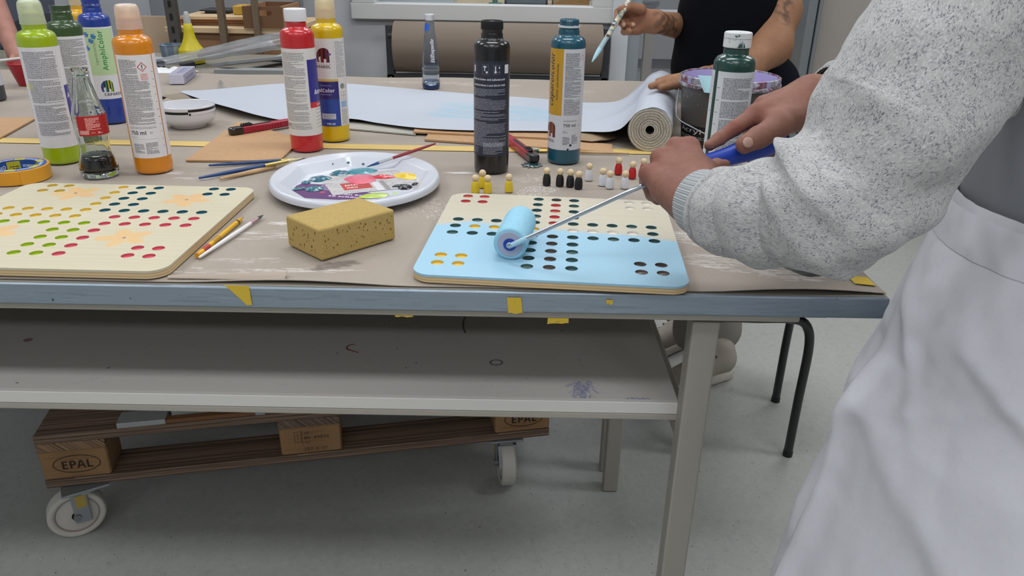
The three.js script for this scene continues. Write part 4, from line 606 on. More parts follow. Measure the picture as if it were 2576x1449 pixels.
const up = (p, y) => [p[0], p[1] + y, p[2]];
brush('upper dark blue paint brush left of the plate', [-0.6016, 0.9035, -1.4736], [-0.4216, 0.904, -1.5367], mat(0x23406e, 0.3), ferrule, mat(0x2c2a2a, 0.8), 0.0033);
brush('lower dark blue paint brush with worn end left of the plate', [-0.5873, 0.9035, -1.3843], [-0.4216, 0.9145, -1.4993], mat(0x24447a, 0.3), ferrule, mat(0xd9cfa8, 0.8), 0.0036, [0.62, 0.85]);
brush('bare wooden paint brush left of the plate', [-0.547, 0.9035, -1.3816], [-0.4405, 0.904, -1.5071], wood, mat(0xd7cfb6, 0.5), mat(0xe1d8c0, 0.8), 0.0038);
brush('dark red paint brush resting in the turquoise paint', [-0.1554, 0.95, -1.4949], [-0.2891, 0.908, -1.4663], mat(0x8e2a34, 0.35), silver, mat(0x1f4f86, 0.5), 0.0028, [0.62, 0.82]);
brush('slim white paint brush with grey tip beside the yellow pencil', [-0.4382, 0.9035, -0.9934], [-0.4048, 0.904, -1.1787], mat(0xe0dede, 0.35), mat(0xb9989c, 0.35, { metalness: 0.5 }), mat(0x4b4c50, 0.7), 0.0029, [0.78, 0.9]);
brush('thin wooden brush lying behind the teal bottle', [0.2466, 0.9035, -1.6293], [0.036, 0.904, -1.6364], wood, ferrule, mat(0x2d5146, 0.7), 0.0028, [0.8, 0.92]);
{
  const A = V([-0.4432, 0.904, -1.0009]), B = V([-0.4332, 0.904, -1.1653]), t = thing('yellow_pencil', 'yellow hexagonal pencil beside the plywood board', 'pencil', A.toArray()); const d = B.clone().sub(A), at = k => [d.x * k, d.y * k, d.z * k];
  const g = new THREE.CylinderGeometry(0.004, 0.004, d.length() * 0.9, 6); const q = new THREE.Quaternion().setFromUnitVectors(V(0, 1, 0), d.clone().normalize()); g.applyQuaternion(q).translate(...at(0.45)); part('shaft', g, mat(0xdba813, 0.3), t);
  part('brand_band', bar(at(0.1), at(0.22), 0.00415, 0.00415, 6), mat(0xb23a2a, 0.4), t); part('print', bar(at(0.3), at(0.44), 0.00405, 0.00405, 6), mat(0xb8890c, 0.4), t); part('end_dip', bar(at(-0.01), at(0.03), 0.0041, 0.0041, 6), mat(0xcf8f10, 0.35), t); part('clip_hole', bar(at(0.84), at(0.87), 0.0041, 0.0041, 6), mat(0x5a3d10, 0.6), t); part('tip_cone', bar(at(0.9), at(0.985), 0.004, 0.0011, 12), mat(0xcf9c28, 0.5), t); part('lead', bar(at(0.98), at(1.01), 0.0011, 0.0004, 8), mat(0x2a2a2c, 0.4), t);
}
// ---------------------------------------------------------------- fibreboard sheets and cutters
function sheet(name, label, category, pts, h, m, y = 0.9) { const s = new THREE.Shape(); pts.forEach(([x, , z], i) => i ? s.lineTo(x, -z) : s.moveTo(x, -z)); return solo(name, label, category, flat(s, h), m, [0, y, 0]); }
sheet('fibreboard_sheet', 'tan fibreboard sheet lying under the left cutter', 'board', [[-0.6619, 0.903, -1.511], [-0.4765, 0.903, -1.5208], [-0.4781, 0.903, -1.7088], [-0.6793, 0.903, -1.8833]], 0.0035, MAT.mdf);
sheet('fibreboard_sheet', 'tan fibreboard corner at the far left behind the lime bottle', 'board', [[-1.45, 0, -1.66], [-1.1336, 0.903, -1.6695], [-1.1754, 0.903, -1.8829], [-1.45, 0, -1.86]], 0.0035, MAT.mdf);
sheet('fibreboard_strip', 'lower fibreboard strip under the wallpaper', 'board', [[-0.2045, 0.904, -1.7257], [0.2116, 0.904, -1.6387], [0.2199, 0.904, -1.712], [-0.2014, 0.904, -1.7988]], 0.004, MAT.mdf);
sheet('fibreboard_strip', 'upper fibreboard strip under the wallpaper', 'board', [[-0.2366, 0.908, -1.7823], [0.1673, 0.908, -1.7294], [0.1931, 0.908, -1.8126], [-0.2389, 0.908, -1.8468]], 0.004, MAT.mdf, 0.9042);
sheet('grey_board', 'thin grey board lying under the wallpaper behind the yellow bottle', 'board', [[-0.4064, 0.903, -1.8295], [-0.2305, 0.903, -1.776], [-0.2397, 0.903, -1.852], [-0.4181, 0.903, -1.9056]], 0.003, mat(0xa9a79d, 0.7));
sheet('grey_board', 'thin grey board lying between the black and teal bottles', 'board', [[-0.0083, 0.903, -1.684], [0.0503, 0.903, -1.6593], [0.0874, 0.903, -1.7137], [0.0048, 0.903, -1.766]].map((p, i) => p), 0.0018, mat(0xb0aea4, 0.7), 0.9);
function cutter(label, a, b, y, flip) {                  // a = nose end, b = tail end
  const A = V(a[0], y, a[2]), B = V(b[0], y, b[2]), L = A.distanceTo(B), t = thing('utility_knife', label, 'knife', A.toArray(), Math.atan2(-(B.z - A.z), B.x - A.x));
  const redm = mat(0x9e1f36, 0.32), s = new THREE.Shape(); s.moveTo(0.026, -0.011); s.lineTo(L - 0.012, -0.009); s.quadraticCurveTo(L, -0.008, L, 0); s.quadraticCurveTo(L, 0.008, L - 0.012, 0.009); s.lineTo(0.026, 0.011); s.closePath(); part('grip', flat(s, 0.016, 0.003), redm, t);
  for (let i = 0; i < 13; i++) part('grip_rib', rbox(0.0022, 0.012, 0.0022, 0.0008), redm, t, [0.036 + i * (L - 0.075) / 13, 0.008, 0.0103]);
  const n = new THREE.Shape(); n.moveTo(0.03, -0.0115); n.lineTo(0.008, -0.011); n.quadraticCurveTo(-0.001, -0.009, 0, 0); n.quadraticCurveTo(-0.001, 0.009, 0.008, 0.011); n.lineTo(0.03, 0.0115); n.closePath(); part('nose', flat(n, 0.017, 0.004), MAT.blackGloss, t);
  part('slide_channel', box(L * 0.45, 0.001, 0.007, L * 0.38, 0.0163, 0), MAT.black, t); const sl = part('slider', rbox(0.028, 0.006, 0.011, 0.0025, 0.044, 0.018, 0), MAT.blackGloss, t); for (let i = 0; i < 4; i++) part('slider_ridge', rbox(0.002, 0.002, 0.011, 0.0006, 0.034 + i * 0.006, 0.0215, 0), MAT.black, sl);
}
cutter('red utility knife with black nose on the fibreboard sheet', [-0.648, 0.908, -1.7289], [-0.5305, 0.908, -1.8584], 0.9035);
cutter('red utility knife with black nose behind the black bottle', [0.0434, 0.906, -1.5392], [-0.0303, 0.906, -1.7704], 0.9018);
// ---------------------------------------------------------------- bowl, tape roll, box, scraps
{
  const t = thing('ceramic_bowl', 'shallow white ceramic bowl with a black band', 'bowl', [-0.7816, 0.9, -1.8388], 0);
  part('bowl_body', lathe([[0, 0.004], [0.035, 0.004], [0.038, 0], [0.041, 0], [0.043, 0.006], [0.056, 0.014], [0.0615, 0.024], [0.0625, 0.045], [0.0632, 0.0505], [0.0622, 0.052], [0.061, 0.0505], [0.0595, 0.03], [0.055, 0.018], [0.04, 0.009], [0, 0.0075]], 64), mat(0xdcdde2, 0.18, { clearcoat: 0.5, clearcoatRoughness: 0.1 }), t);
  const c0 = Math.atan2(0.78, 1.84); part('black_band', cyl(0.0629, 0.0626, 0.0058, 40, 0, 0.0405, 0, true), MAT.black, t); 
  part('black_band', new THREE.CylinderGeometry(0.0634, 0.0631, 0.0058, 24, 1, true, c0, 1.6).translate(0, 0.0457, 0), MAT.black, t); part('white_gap', new THREE.CylinderGeometry(0.0632, 0.0629, 0.0062, 24, 1, true, c0, 1.6).translate(0, 0.0397, 0), mat(0xdcdde2, 0.2), t); part('black_square', new THREE.CylinderGeometry(0.0636, 0.0634, 0.005, 6, 1, true, c0 + 0.02, 0.07).translate(0, 0.0378, 0), MAT.black, t);
}
{
  const t = thing('tape_roll', 'orange yellow masking tape roll with a blue printed core', 'tape roll', [-0.919, 0.9, -1.3752], 0.35);
  part('tape', lathe([[0.037, 0], [0.0545, 0], [0.0555, 0.001], [0.0555, 0.024], [0.0545, 0.025], [0.037, 0.025]], 64), mat(0xdc9a22, 0.5), t); part('tape_end', new THREE.CylinderGeometry(0.0559, 0.0559, 0.0248, 20, 1, true, 0.3, 1.5).translate(0, 0.0125, 0), mat(0xe0a02c, 0.5), t);
  const core = canvas(1024, 96, (x, w, h) => { x.fillStyle = '#1e4d9a'; x.fillRect(0, 0, w, h); for (let i = 0; i < 4; i++) { const o = i * 256; x.fillStyle = '#b7b02e'; x.fillRect(o, 4, 100, h); micro(x, o + 10, 40, 70, 20, 16, '#4a4a20', 0.6); x.strokeStyle = '#e9eef6'; x.lineWidth = 5; x.beginPath(); x.arc(o + 124, 40, 11, 0, 7); x.stroke(); text(x, 'STORCH', o + 140, 42, 26, '#e9eef6', { style: 'bold' }); } });
  part('core', lathe([[0.0365, 0.0245], [0.0365, 0.0005], [0.0372, 0.0005], [0.0372, 0.0245]], 64), mat(0x8c8470, 0.7), t); part('core_print', new THREE.CylinderGeometry(0.0363, 0.0363, 0.024, 64, 1, true).translate(0, 0.0125, 0), mat(0xffffff, 0.5, { map: core }), t);
  const top = canvas(512, 512, (x, w) => { x.fillStyle = '#1e4d9a'; x.fillRect(0, 0, w, w); for (let i = 0; i < 6; i++) { x.save(); x.translate(w / 2, w / 2); x.rotate(i * PI / 3); x.fillStyle = '#b7b02e'; x.fillRect(-45, -235, 90, 60); x.strokeStyle = '#e9eef6'; x.lineWidth = 5; x.restore(); } for (let i = 0; i < 6; i++) { x.save(); x.translate(w / 2, w / 2); x.rotate(i * PI / 3 + 0.52); text(x, 'STORCH', 0, -208, 30, '#e9eef6', { style: 'bold', align: 'center' }); x.restore(); } });
  const s = new THREE.Shape(); s.absarc(0, 0, 0.0515, 0, 2 * PI); const ho = new THREE.Path(); ho.absarc(0, 0, 0.0365, 0, 2 * PI, true); s.holes.push(ho); top.repeat.set(1 / 0.103, 1 / 0.103); top.offset.set(0.5, 0.5); top.wrapS = top.wrapT = THREE.RepeatWrapping; part('side_label', new THREE.ShapeGeometry(s, 48).rotateX(-PI / 2), mat(0xffffff, 0.45, { map: top }), t, [0, 0.0254, 0]);
}
{
  const t = thing('small_box', 'small white carton with blue print lying on the far table', 'box', [-1.058, 0.9, -2.492], rad(100));
  const print = canvas(512, 192, (x, w, h) => { x.fillStyle = '#d4d3dc'; x.fillRect(0, 0, w, h); for (let i = 0; i < 40; i++) { x.fillStyle = rgb(150, 150, 176, 0.6); x.fillRect(0, i * 5, w, 1.4); } text(x, 'MALERBAND', 70, 100, 54, '#5b5f96', { style: 'bold' }); micro(x, 60, 130, 360, 40, 14, '#8587ad', 0.5); });
  part('carton', rbox(0.175, 0.03, 0.046, 0.002, 0, 0.0155, 0), mat(0xcdccd6, 0.6, { map: print }), t); part('carton_flap', rbox(0.002, 0.028, 0.044, 0.0005, -0.088, 0.0155, 0), mat(0xc3c2d0, 0.6), t);
}
solo('paper_scrap', 'torn white paper scrap standing at the wallpaper edge', 'paper', grid(6, 6, (u, v) => [0.022 * (u - 0.5) * (1.2 - v), 0.001 + 0.03 * v, 0.018 * v * v + 0.006 * Math.sin(u * 3)]), mat(0xd8d8d6, 0.8), [-0.894, 0.9, -2.3678], [0.2, 0.4, -0.1]);
{ const g = grid(7, 40, (u, v) => { const q = v * 2 * PI, e = 1 + 0.5 * nz(Math.cos(q) * 2.4, Math.sin(q) * 2.4, 8) + 0.25 * nz(Math.cos(q) * 7, Math.sin(q) * 7, 3); return [Math.cos(q) * u * e * 0.021, 0.0025 * (1 - u * u), Math.sin(q) * u * e * 0.02]; }); solo('paint_spill', 'dark green paint spill under the knife by the black bottle', 'paint', g, mat(0x123a3c, 0.25, { clearcoat: 0.5, clearcoatRoughness: 0.1 }), [0.036, 0.9003, -1.532]); }
// ---------------------------------------------------------------- wallpaper strip and its roll
{
  const near = curve([[-0.9131, 0.93, -2.1156], [-0.8193, 0.918, -2.0562], [-0.6956, 0.92, -1.9389], [-0.6327, 0.912, -1.9102], [-0.5583, 0.906, -1.8886], [-0.4056, 0.914, -1.8867], [-0.3324, 0.911, -1.8564], [-0.2201, 0.9125, -1.8013], [-0.0881, 0.9135, -1.7821], [0.0418, 0.9135, -1.7884], [0.1617, 0.916, -1.7785], [0.232, 0.94, -1.70], [0.262, 0.98, -1.672], [0.293, 0.9968, -1.662], [0.322, 0.988, -1.664], [0.339, 0.966, -1.666]]);
  const far = curve([[-0.9099, 0.93, -2.1346], [-0.8939, 0.912, -2.2551], [-0.8419, 0.906, -2.3373], [-0.7544, 0.906, -2.4041], [-0.6231, 0.904, -2.4683], [-0.4932, 0.904, -2.4445], [-0.2356, 0.904, -2.3497], [-0.1133, 0.906, -2.2967], [0.0611, 0.908, -2.2385], [0.2034, 0.912, -2.1635], [0.2914, 0.92, -2.1641], [0.342, 0.95, -2.2], [0.372, 0.98, -2.2], [0.402, 0.9968, -2.2], [0.43, 0.988, -2.2], [0.448, 0.966, -2.2]]);
  const tex = canvas(1400, 700, (x, w, h) => { x.fillStyle = '#b7bdc8'; x.fillRect(0, 0, w, h); for (let i = 0; i < 20000; i++) { x.fillStyle = rnd() < 0.5 ? rgb(198, 204, 214, 0.3) : rgb(168, 174, 184, 0.2); x.fillRect(rnd() * w, rnd() * h, rr(1, 4), rr(1, 3)); } for (let i = 0; i < 420; i++) { const u = w * (0.45 + 0.17 * rnd()), v = h * (0.3 + 0.42 * rnd()); x.fillStyle = rgb(140, 186, 206, rr(0.04, 0.16)); x.beginPath(); x.ellipse(u, v, rr(10, 34), rr(5, 16), rr(-0.25, 0.25), 0, 7); x.fill(); } });
  const g = slabGrid(80, 24, (u, v) => { const a = near.getPoint(u), b = far.getPoint(u); const p = a.clone().lerp(b, v); p.y += u > 0.1 && u < 0.85 ? 0.004 * nz(u * 12, v * 3) * Math.sin(v * PI) : 0; p.y = Math.max(p.y, 0.9015); return p.toArray(); }, 0.0006, (u, v) => [u, v]);
  solo('wallpaper_strip', 'unrolled white wallpaper strip with a light blue wash', 'wallpaper', g, mat(0xffffff, 0.7, { map: tex }));
  solo('curled_paper', 'brown curled paper end behind the white bowl', 'paper', slabGrid(18, 8, (u, v) => { const a = -0.4 + u * 2.6, x = -0.985 + 0.13 * u + 0.01 * v, y = 0.9015 + 0.036 * Math.sin(u * PI) * (1 - 0.35 * v), z = -1.99 - 0.13 * v - 0.03 * u; return [x, y, z]; }, 0.0006), mat(0x8f8373, 0.8));
  const t = thing('wallpaper_roll', 'rolled end of the wallpaper with a grey layered spiral face', 'wallpaper roll', [0.293, 0.9, -1.662], Math.atan2(-0.11, 0.53));
  const L = 0.545, R = 0.0475; const spiral = canvas(512, 512, (x, w) => { x.fillStyle = '#a39d90'; x.fillRect(0, 0, w, w); for (let i = 0; i < 20; i++) { const r = 56 + i * 10.2; x.lineWidth = rr(3, 8); x.beginPath(); for (let a = 0; a <= 6.4; a += 0.1) { const q = r + 9 * nz(Math.cos(a) * 2.2, Math.sin(a) * 2.2, i * 0.6); x.lineTo(w / 2 + q * Math.cos(a), w / 2 + q * Math.sin(a)); } x.strokeStyle = [rgb(222, 216, 202, 0.95), rgb(78, 72, 64, 0.85), rgb(160, 154, 140, 0.8)][i % 3]; x.stroke(); } for (let i = 0; i < 900; i++) { x.fillStyle = rnd() < 0.5 ? rgb(84, 78, 68, 0.45) : rgb(218, 212, 198, 0.45); x.fillRect(rnd() * w, rnd() * w, rr(3, 14), rr(2, 7)); } });
  const ring = new THREE.Shape(); ring.absarc(0, 0, R, 0, 2 * PI); const ho = new THREE.Path(); ho.absarc(0, 0, 0.0095, 0, 2 * PI, true); ring.holes.push(ho); spiral.repeat.set(1 / (2 * R), 1 / (2 * R)); spiral.offset.set(0.5, 0.5); spiral.wrapS = spiral.wrapT = THREE.RepeatWrapping;
  part('paper_body', cyl(R, R, L, 64, 0, 0, 0, true).rotateX(PI / 2).translate(0, R, -L / 2), mat(0xb7bdc8, 0.7), t); const fm = mat(0xffffff, 0.85, { map: spiral }); part('spiral_end', new THREE.ShapeGeometry(ring, 48).translate(0, R, 0), fm, t); part('spiral_end', new THREE.ShapeGeometry(ring, 48).rotateY(PI).translate(0, R, -L), fm, t); part('core_hole', cyl(0.0095, 0.0095, L, 24, 0, 0, 0, true).rotateX(PI / 2).translate(0, R, -L / 2), mat(0x3a362f, 0.9), t);
}
solo('paper_bundle', 'crumpled brown paper bundle under the wallpaper left of the roll', 'paper', (() => { const g = new THREE.IcosahedronGeometry(1, 4); const p = g.attributes.position; for (let i = 0; i < p.count; i++) { const n = 1 + 0.18 * nz(p.getX(i) * 2, p.getY(i) * 2, p.getZ(i) * 2); p.setXYZ(i, p.getX(i) * 0.06 * n, p.getY(i) * 0.0055 * n, p.getZ(i) * 0.08 * n); } g.computeVertexNormals(); return g; })(), mat(0x9a8468, 0.85), [0.175, 0.9068, -1.80]);
// ---------------------------------------------------------------- paint bucket
{
  const t = thing('paint_bucket', 'dark grey paint bucket with paint crusted clear rim and wire handle', 'bucket', [0.482, 0.9, -1.772], Math.atan2(-0.3, 1.8));
  const skin = canvas(1024, 512, (x, w, h) => { x.fillStyle = '#4a4642'; x.fillRect(0, 0, w, h); x.fillStyle = '#17171a'; x.fillRect(0, h * 0.68, w, h * 0.32); for (let i = 0; i < 300; i++) { x.fillStyle = rgb(70, 66, 62, rr(0.1, 0.3)); x.fillRect(rnd() * w, rnd() * h * 0.68, rr(4, 30), rr(4, 20)); } for (let i = 0; i < 70; i++) { x.fillStyle = rgb(222, 218, 216, rr(0.4, 0.9)); const u = rnd() * w, v = rnd() * h * 0.6; x.fillRect(u, v, rr(1, 6), rr(2, 12)); } for (let i = 0; i < 24; i++) { x.fillStyle = rgb(120, 40, 52, 0.7); x.fillRect(rnd() * w, rnd() * h * 0.5, rr(2, 6), rr(8, 40)); }
    for (const o of [-1024, -512, 0, 512]) { text(x, 'Acryl Interior', o + 292, h * 0.78, 56, '#d8d8dc'); micro(x, o + 292, h * 0.88, 220, 30, 16, '#a9a9ae', 0.45); } });
  const R0 = 0.094, R1 = 0.106, Hh = 0.135; part('bucket_wall', lathe([[0, 0], [R0 - 0.004, 0], [R0, 0.004], [R1, Hh], [R1 - 0.0025, Hh], [R0 - 0.0025, 0.006], [0, 0.004]], 64), mat(0x3a3836, 0.35), t); part('wall_print', cyl(R1 + 0.0004, R0 + 0.0008, Hh - 0.012, 64, 0, Hh / 2 + 0.002, 0, true), mat(0xffffff, 0.35, { map: skin }), t);
  const crust = canvas(1024, 128, (x, w, h) => { x.fillStyle = '#8d8f96'; x.fillRect(0, 0, w, h); for (let i = 0; i < 420; i++) { x.fillStyle = [rgb(122, 40, 62, 0.6), rgb(176, 168, 220, 0.6), rgb(200, 202, 210, 0.6), rgb(86, 30, 44, 0.6), rgb(70, 76, 80, 0.5)][i % 5]; x.beginPath(); x.ellipse(rnd() * w, rnd() * h, rr(2, 15), rr(3, 22), rr(-0.4, 0.4), 0, 7); x.fill(); } });
  const cm = mat(0xffffff, 0.25, { map: crust, clearcoat: 0.5 }); part('rim', lathe([[R1 - 0.001, Hh - 0.006], [R1 + 0.006, Hh - 0.006], [R1 + 0.0065, Hh + 0.001], [R1 + 0.003, Hh + 0.002], [R1 + 0.0045, Hh + 0.004], [R1 + 0.0045, Hh + 0.015], [R1 + 0.001, Hh + 0.017], [R1 - 0.003, Hh + 0.016], [R1 - 0.004, Hh]], 72), cm, t);
  part('lilac_coating', cyl(R1 - 0.0032, R1 - 0.006, 0.04, 64, 0, Hh - 0.006, 0, true), mat(0xb7b2e8, 0.45), t); part('paint_fill', cyl(R1 - 0.006, R1 - 0.008, 0.01, 48, 0, Hh - 0.035, 0), mat(0x6e2c3e, 0.4), t);
  part('blue_drip', grid(8, 8, (u, v) => [-0.052 + 0.044 * (u - 0.5) * (1.15 - 0.75 * v), Hh + 0.026 - 0.034 * v, 0.088 + 0.012 * v + 0.008 * Math.cos((u - 0.5) * 2)]), mat(0xa9d3dd, 0.35), t);
  part('red_crust', (() => { const g = new THREE.IcosahedronGeometry(1, 3); const p = g.attributes.position; for (let i = 0; i < p.count; i++) { const n = 1 + 0.3 * nz(p.getX(i) * 2, p.getY(i) * 2, p.getZ(i) * 2 + 4); p.setXYZ(i, p.getX(i) * 0.036 * n, p.getY(i) * 0.025 * n, p.getZ(i) * 0.02 * n); } g.computeVertexNormals(); return g; })(), mat(0x8c2c40, 0.4), t, [-0.012, Hh + 0.01, 0.075]);
  part('wire_handle', tube([[-R1 - 0.004, Hh - 0.02, 0.0], [-R1 - 0.006, Hh - 0.06, 0.02], [-R1 - 0.002, 0.058, 0.045], [-0.075, 0.045, 0.075], [-0.03, 0.035, 0.108], [0.05, 0.045, 0.112], [R1, 0.075, 0.03], [R1 + 0.004, Hh - 0.02, 0]], 0.0016, 60, 8), MAT.zinc, t);
}
// ---------------------------------------------------------------- things on the far bench
{
  const t = thing('yellow_flask', 'tall yellow flask with a pale tip on the far bench', 'flask', [-1.205, 0.888, -2.95]); const y = mat(0xc4b40e, 0.4);
  part('flask_body', lathe([[0, 0], [0.044, 0], [0.045, 0.003], [0.0462, 0.045], [0.044, 0.05], [0.031, 0.068], [0.0215, 0.09], [0.0165, 0.117], [0.0145, 0.14], [0, 0.141]], 48), y, t); part('tip', lathe([[0.013, 0.14], [0.0125, 0.153], [0.0095, 0.17], [0.007, 0.18], [0, 0.182]], 28), mat(0xc6c8c4, 0.4, { transmission: 0.3, thickness: 0 }), t);
  const stain = (b, cs) => canvas(256, 128, (x, w, h) => { x.fillStyle = b; x.fillRect(0, 0, w, h); for (let i = 0; i < 70; i++) { x.fillStyle = cs[i % cs.length]; x.fillRect(rnd() * w, rnd() * h, rr(6, 30), rr(6, 40)); } });
  const pot = (n, label, p, r, h, tex, lid) => { const q = thing(n, label, 'pot', p); part('pot_body', lathe([[0, 0], [r * 0.9, 0], [r, h], [r * 1.05, h], [r * 1.05, h + 0.003], [r * 0.96, h + 0.003], [r * 0.86, 0.003], [0, 0.003]], 36), mat(0xffffff, 0.6, { map: tex }), q); if (lid) part('lid', cyl(r * 1.08, r * 1.08, 0.008, 36, 0, h + 0.004, 0), mat(0x9fa5ab, 0.5), q); };
  pot('paint_pot', 'blue stained paint pot beside the yellow flask', [-1.285, 0.888, -2.97], 0.042, 0.06, stain('#6d7f92', ['#5a7aa2', '#8a98a2', '#9a6a8a', '#4a6a7a', '#98a4a8']), false); pot('paint_pot', 'low dark lidded paint pot in front of the blue stained one', [-1.29, 0.888, -2.82], 0.035, 0.024, stain('#4a4e58', ['#2c3038', '#b9bcc2', '#6d7078']), true);
  const cup = thing('red_cup', 'red plastic cup with slanted sides behind the lime bottle', 'cup', [-1.47, 0.9, -2.355]); part('cup_body', lathe([[0, 0], [0.026, 0], [0.044, 0.062], [0.046, 0.062], [0.046, 0.066], [0.042, 0.066], [0.025, 0.003], [0, 0.003]], 40), mat(0xa81a28, 0.35), cup);
  solo('white_stick', 'white paint stick lying across the red cup', 'stick', bar([-1.5507, 0.973, -2.2639], [-1.4972, 0.971, -2.405], 0.0045, 0.0045, 12), mat(0xcfcdc8, 0.6));
  const pl = thing('plastic_sleeve', 'clear grey plastic sleeve with a brush inside on the far bench', 'packaging', [-1.085, 0.8925, -2.915]);
  part('sleeve_film', (() => grid(30, 20, (u, v) => { const a = v * 2 * PI, k = 0.03 + 0.028 * u, x = -0.17 + 0.36 * u, z = 0.14 - 0.32 * u; return [x + Math.cos(a) * k * 1.1, 0.03 * u + Math.max(0.001, 0.018 + 0.02 * u) + Math.sin(a) * (0.012 + 0.02 * u) * (1 + 0.2 * nz(u * 8, v * 8)), z + Math.cos(a) * k * 0.5]; }))(), mat(0xdde0e3, 0.2, { transmission: 0.8, thickness: 0 }), pl);
  part('brush_inside', bar([-0.06, 0.035, 0.06], [0.08, 0.062, -0.06], 0.008, 0.005), mat(0x7a5d56, 0.7), pl); part('black_clip', rbox(0.05, 0.026, 0.03, 0.006), MAT.black, pl, [-0.055, 0.016, 0.175], [0, 0.5, 0.15]);
  solo('crumpled_foil', 'white crumpled foil at the near edge of the far bench', 'foil', slabGrid(20, 12, (u, v) => [-1.30 + 0.2 * u, 0.892 + 0.02 * (0.6 + nz(u * 5, v * 4)) * Math.sin(Math.min(1, v * 1.4) * PI * 0.7) * Math.sin(u * PI * 0.9 + 0.2), -2.67 - 0.06 * v], 0.001), mat(0xdadddd, 0.4));
  solo('metal_sheet', 'dark grey metal sheet lying slanted on the far bench', 'metal sheet', rbox(0.09, 0.012, 0.36, 0.002), mat(0x8d9092, 0.4, { metalness: 0.3 }), [-0.93, 0.913, -2.87], [-0.04, -0.5, 0.15]);
  solo('mint_board', 'pale mint board lying at the right of the far bench', 'board', rbox(0.2, 0.008, 0.2, 0.001), mat(0xa9b8b2, 0.6), [-0.84, 0.893, -3.13], [0, -0.05, 0]); solo('mint_board', 'smaller pale mint board on top of the other one', 'board', rbox(0.12, 0.008, 0.1, 0.001), mat(0xa4b4ae, 0.6), [-0.81, 0.9015, -3.14], [0, -0.02, 0]); solo('grey_profile', 'grey metal profile in front of the mint boards', 'profile', rbox(0.3, 0.016, 0.05, 0.002), mat(0x8b8e8c, 0.5), [-0.88, 0.898, -2.71], [0, 0.03, 0]);
}
// ---------------------------------------------------------------- paint roller
const ROLL = { hub: [-0.004, 0.9355, -0.983], b: [0.1595, 1.0384, -0.9247], c: [0.3541, 1.0862, -1.0009] };
{
  const t = thing('paint_roller', 'small paint roller with light blue foam, wire arm and blue handle', 'paint roller', [0, 0.9, 0]); const lo = p => [p[0], p[1] - 0.9, p[2]];
  const near = V(lo(ROLL.hub)), far = V(0.012, 0.0355, -1.088), dir = far.clone().sub(near), L = dir.length(), q = new THREE.Quaternion().setFromUnitVectors(V(0, 1, 0), dir.clone().normalize()); const place = g => g.applyQuaternion(q).translate(near.x, near.y, near.z);
  part('foam_sleeve', place(lathe([[0.009, -0.0005], [0.0205, 0], [0.0232, 0.003], [0.0236, 0.01], [0.0236, L - 0.012], [0.0222, L - 0.003], [0.018, L], [0, L]], 56)), mat(0xffffff, 0.9, { map: noiseTex([148, 200, 222], 16, 256, 4) }), t);
  part('end_cap', place(lathe([[0, -0.0012], [0.0165, -0.0012], [0.0185, 0.0004], [0.0185, 0.002]], 40)), mat(0xa4a8bc, 0.35), t); part('hub', place(lathe([[0.0042, -0.0026], [0.0085, -0.0026], [0.0092, -0.001], [0.0092, 0.001]], 32)), mat(0x1c3a96, 0.3), t); part('axle_paint', place(cyl(0.0042, 0.0042, 0.006, 18, 0, -0.003, 0)), mat(0xa9cfe0, 0.4), t);
  const n2 = near.clone().addScaledVector(dir.clone().normalize(), -0.008), B = V(lo(ROLL.b)), C = V(lo(ROLL.c)); const e1 = n2.clone().lerp(B, 0.12).add(V(0.004, -0.005, 0.004));
  const d1 = B.clone().sub(n2).normalize(); part('wire_arm', tube([near.toArray(), n2.toArray(), n2.clone().addScaledVector(d1, 0.012).toArray(), n2.clone().lerp(B, 0.3).toArray(), n2.clone().lerp(B, 0.7).toArray(), B.toArray(), B.clone().lerp(C, 0.08).toArray()], 0.0031, 60, 12), mat(0xc3c8cd, 0.22, { metalness: 0.9 }), t); part('painted_bend', tube([n2.clone().addScaledVector(d1, 0.004).toArray(), n2.clone().addScaledVector(d1, 0.016).toArray(), n2.clone().addScaledVector(d1, 0.03).toArray()], 0.0036, 16, 12), mat(0xa9cfe0, 0.4), t);
  part('handle', capTube(curve([B.clone().lerp(C, 0.05).toArray(), B.clone().lerp(C, 0.35).toArray(), B.clone().lerp(C, 0.7).toArray(), C.toArray()]), u => 0.0162 * (0.9 + 0.16 * Math.sin(u * 9 + 0.2)) * (u > 0.97 ? 0.6 : 1), 48, 20), mat(0x1c3fa6, 0.4), t);
}

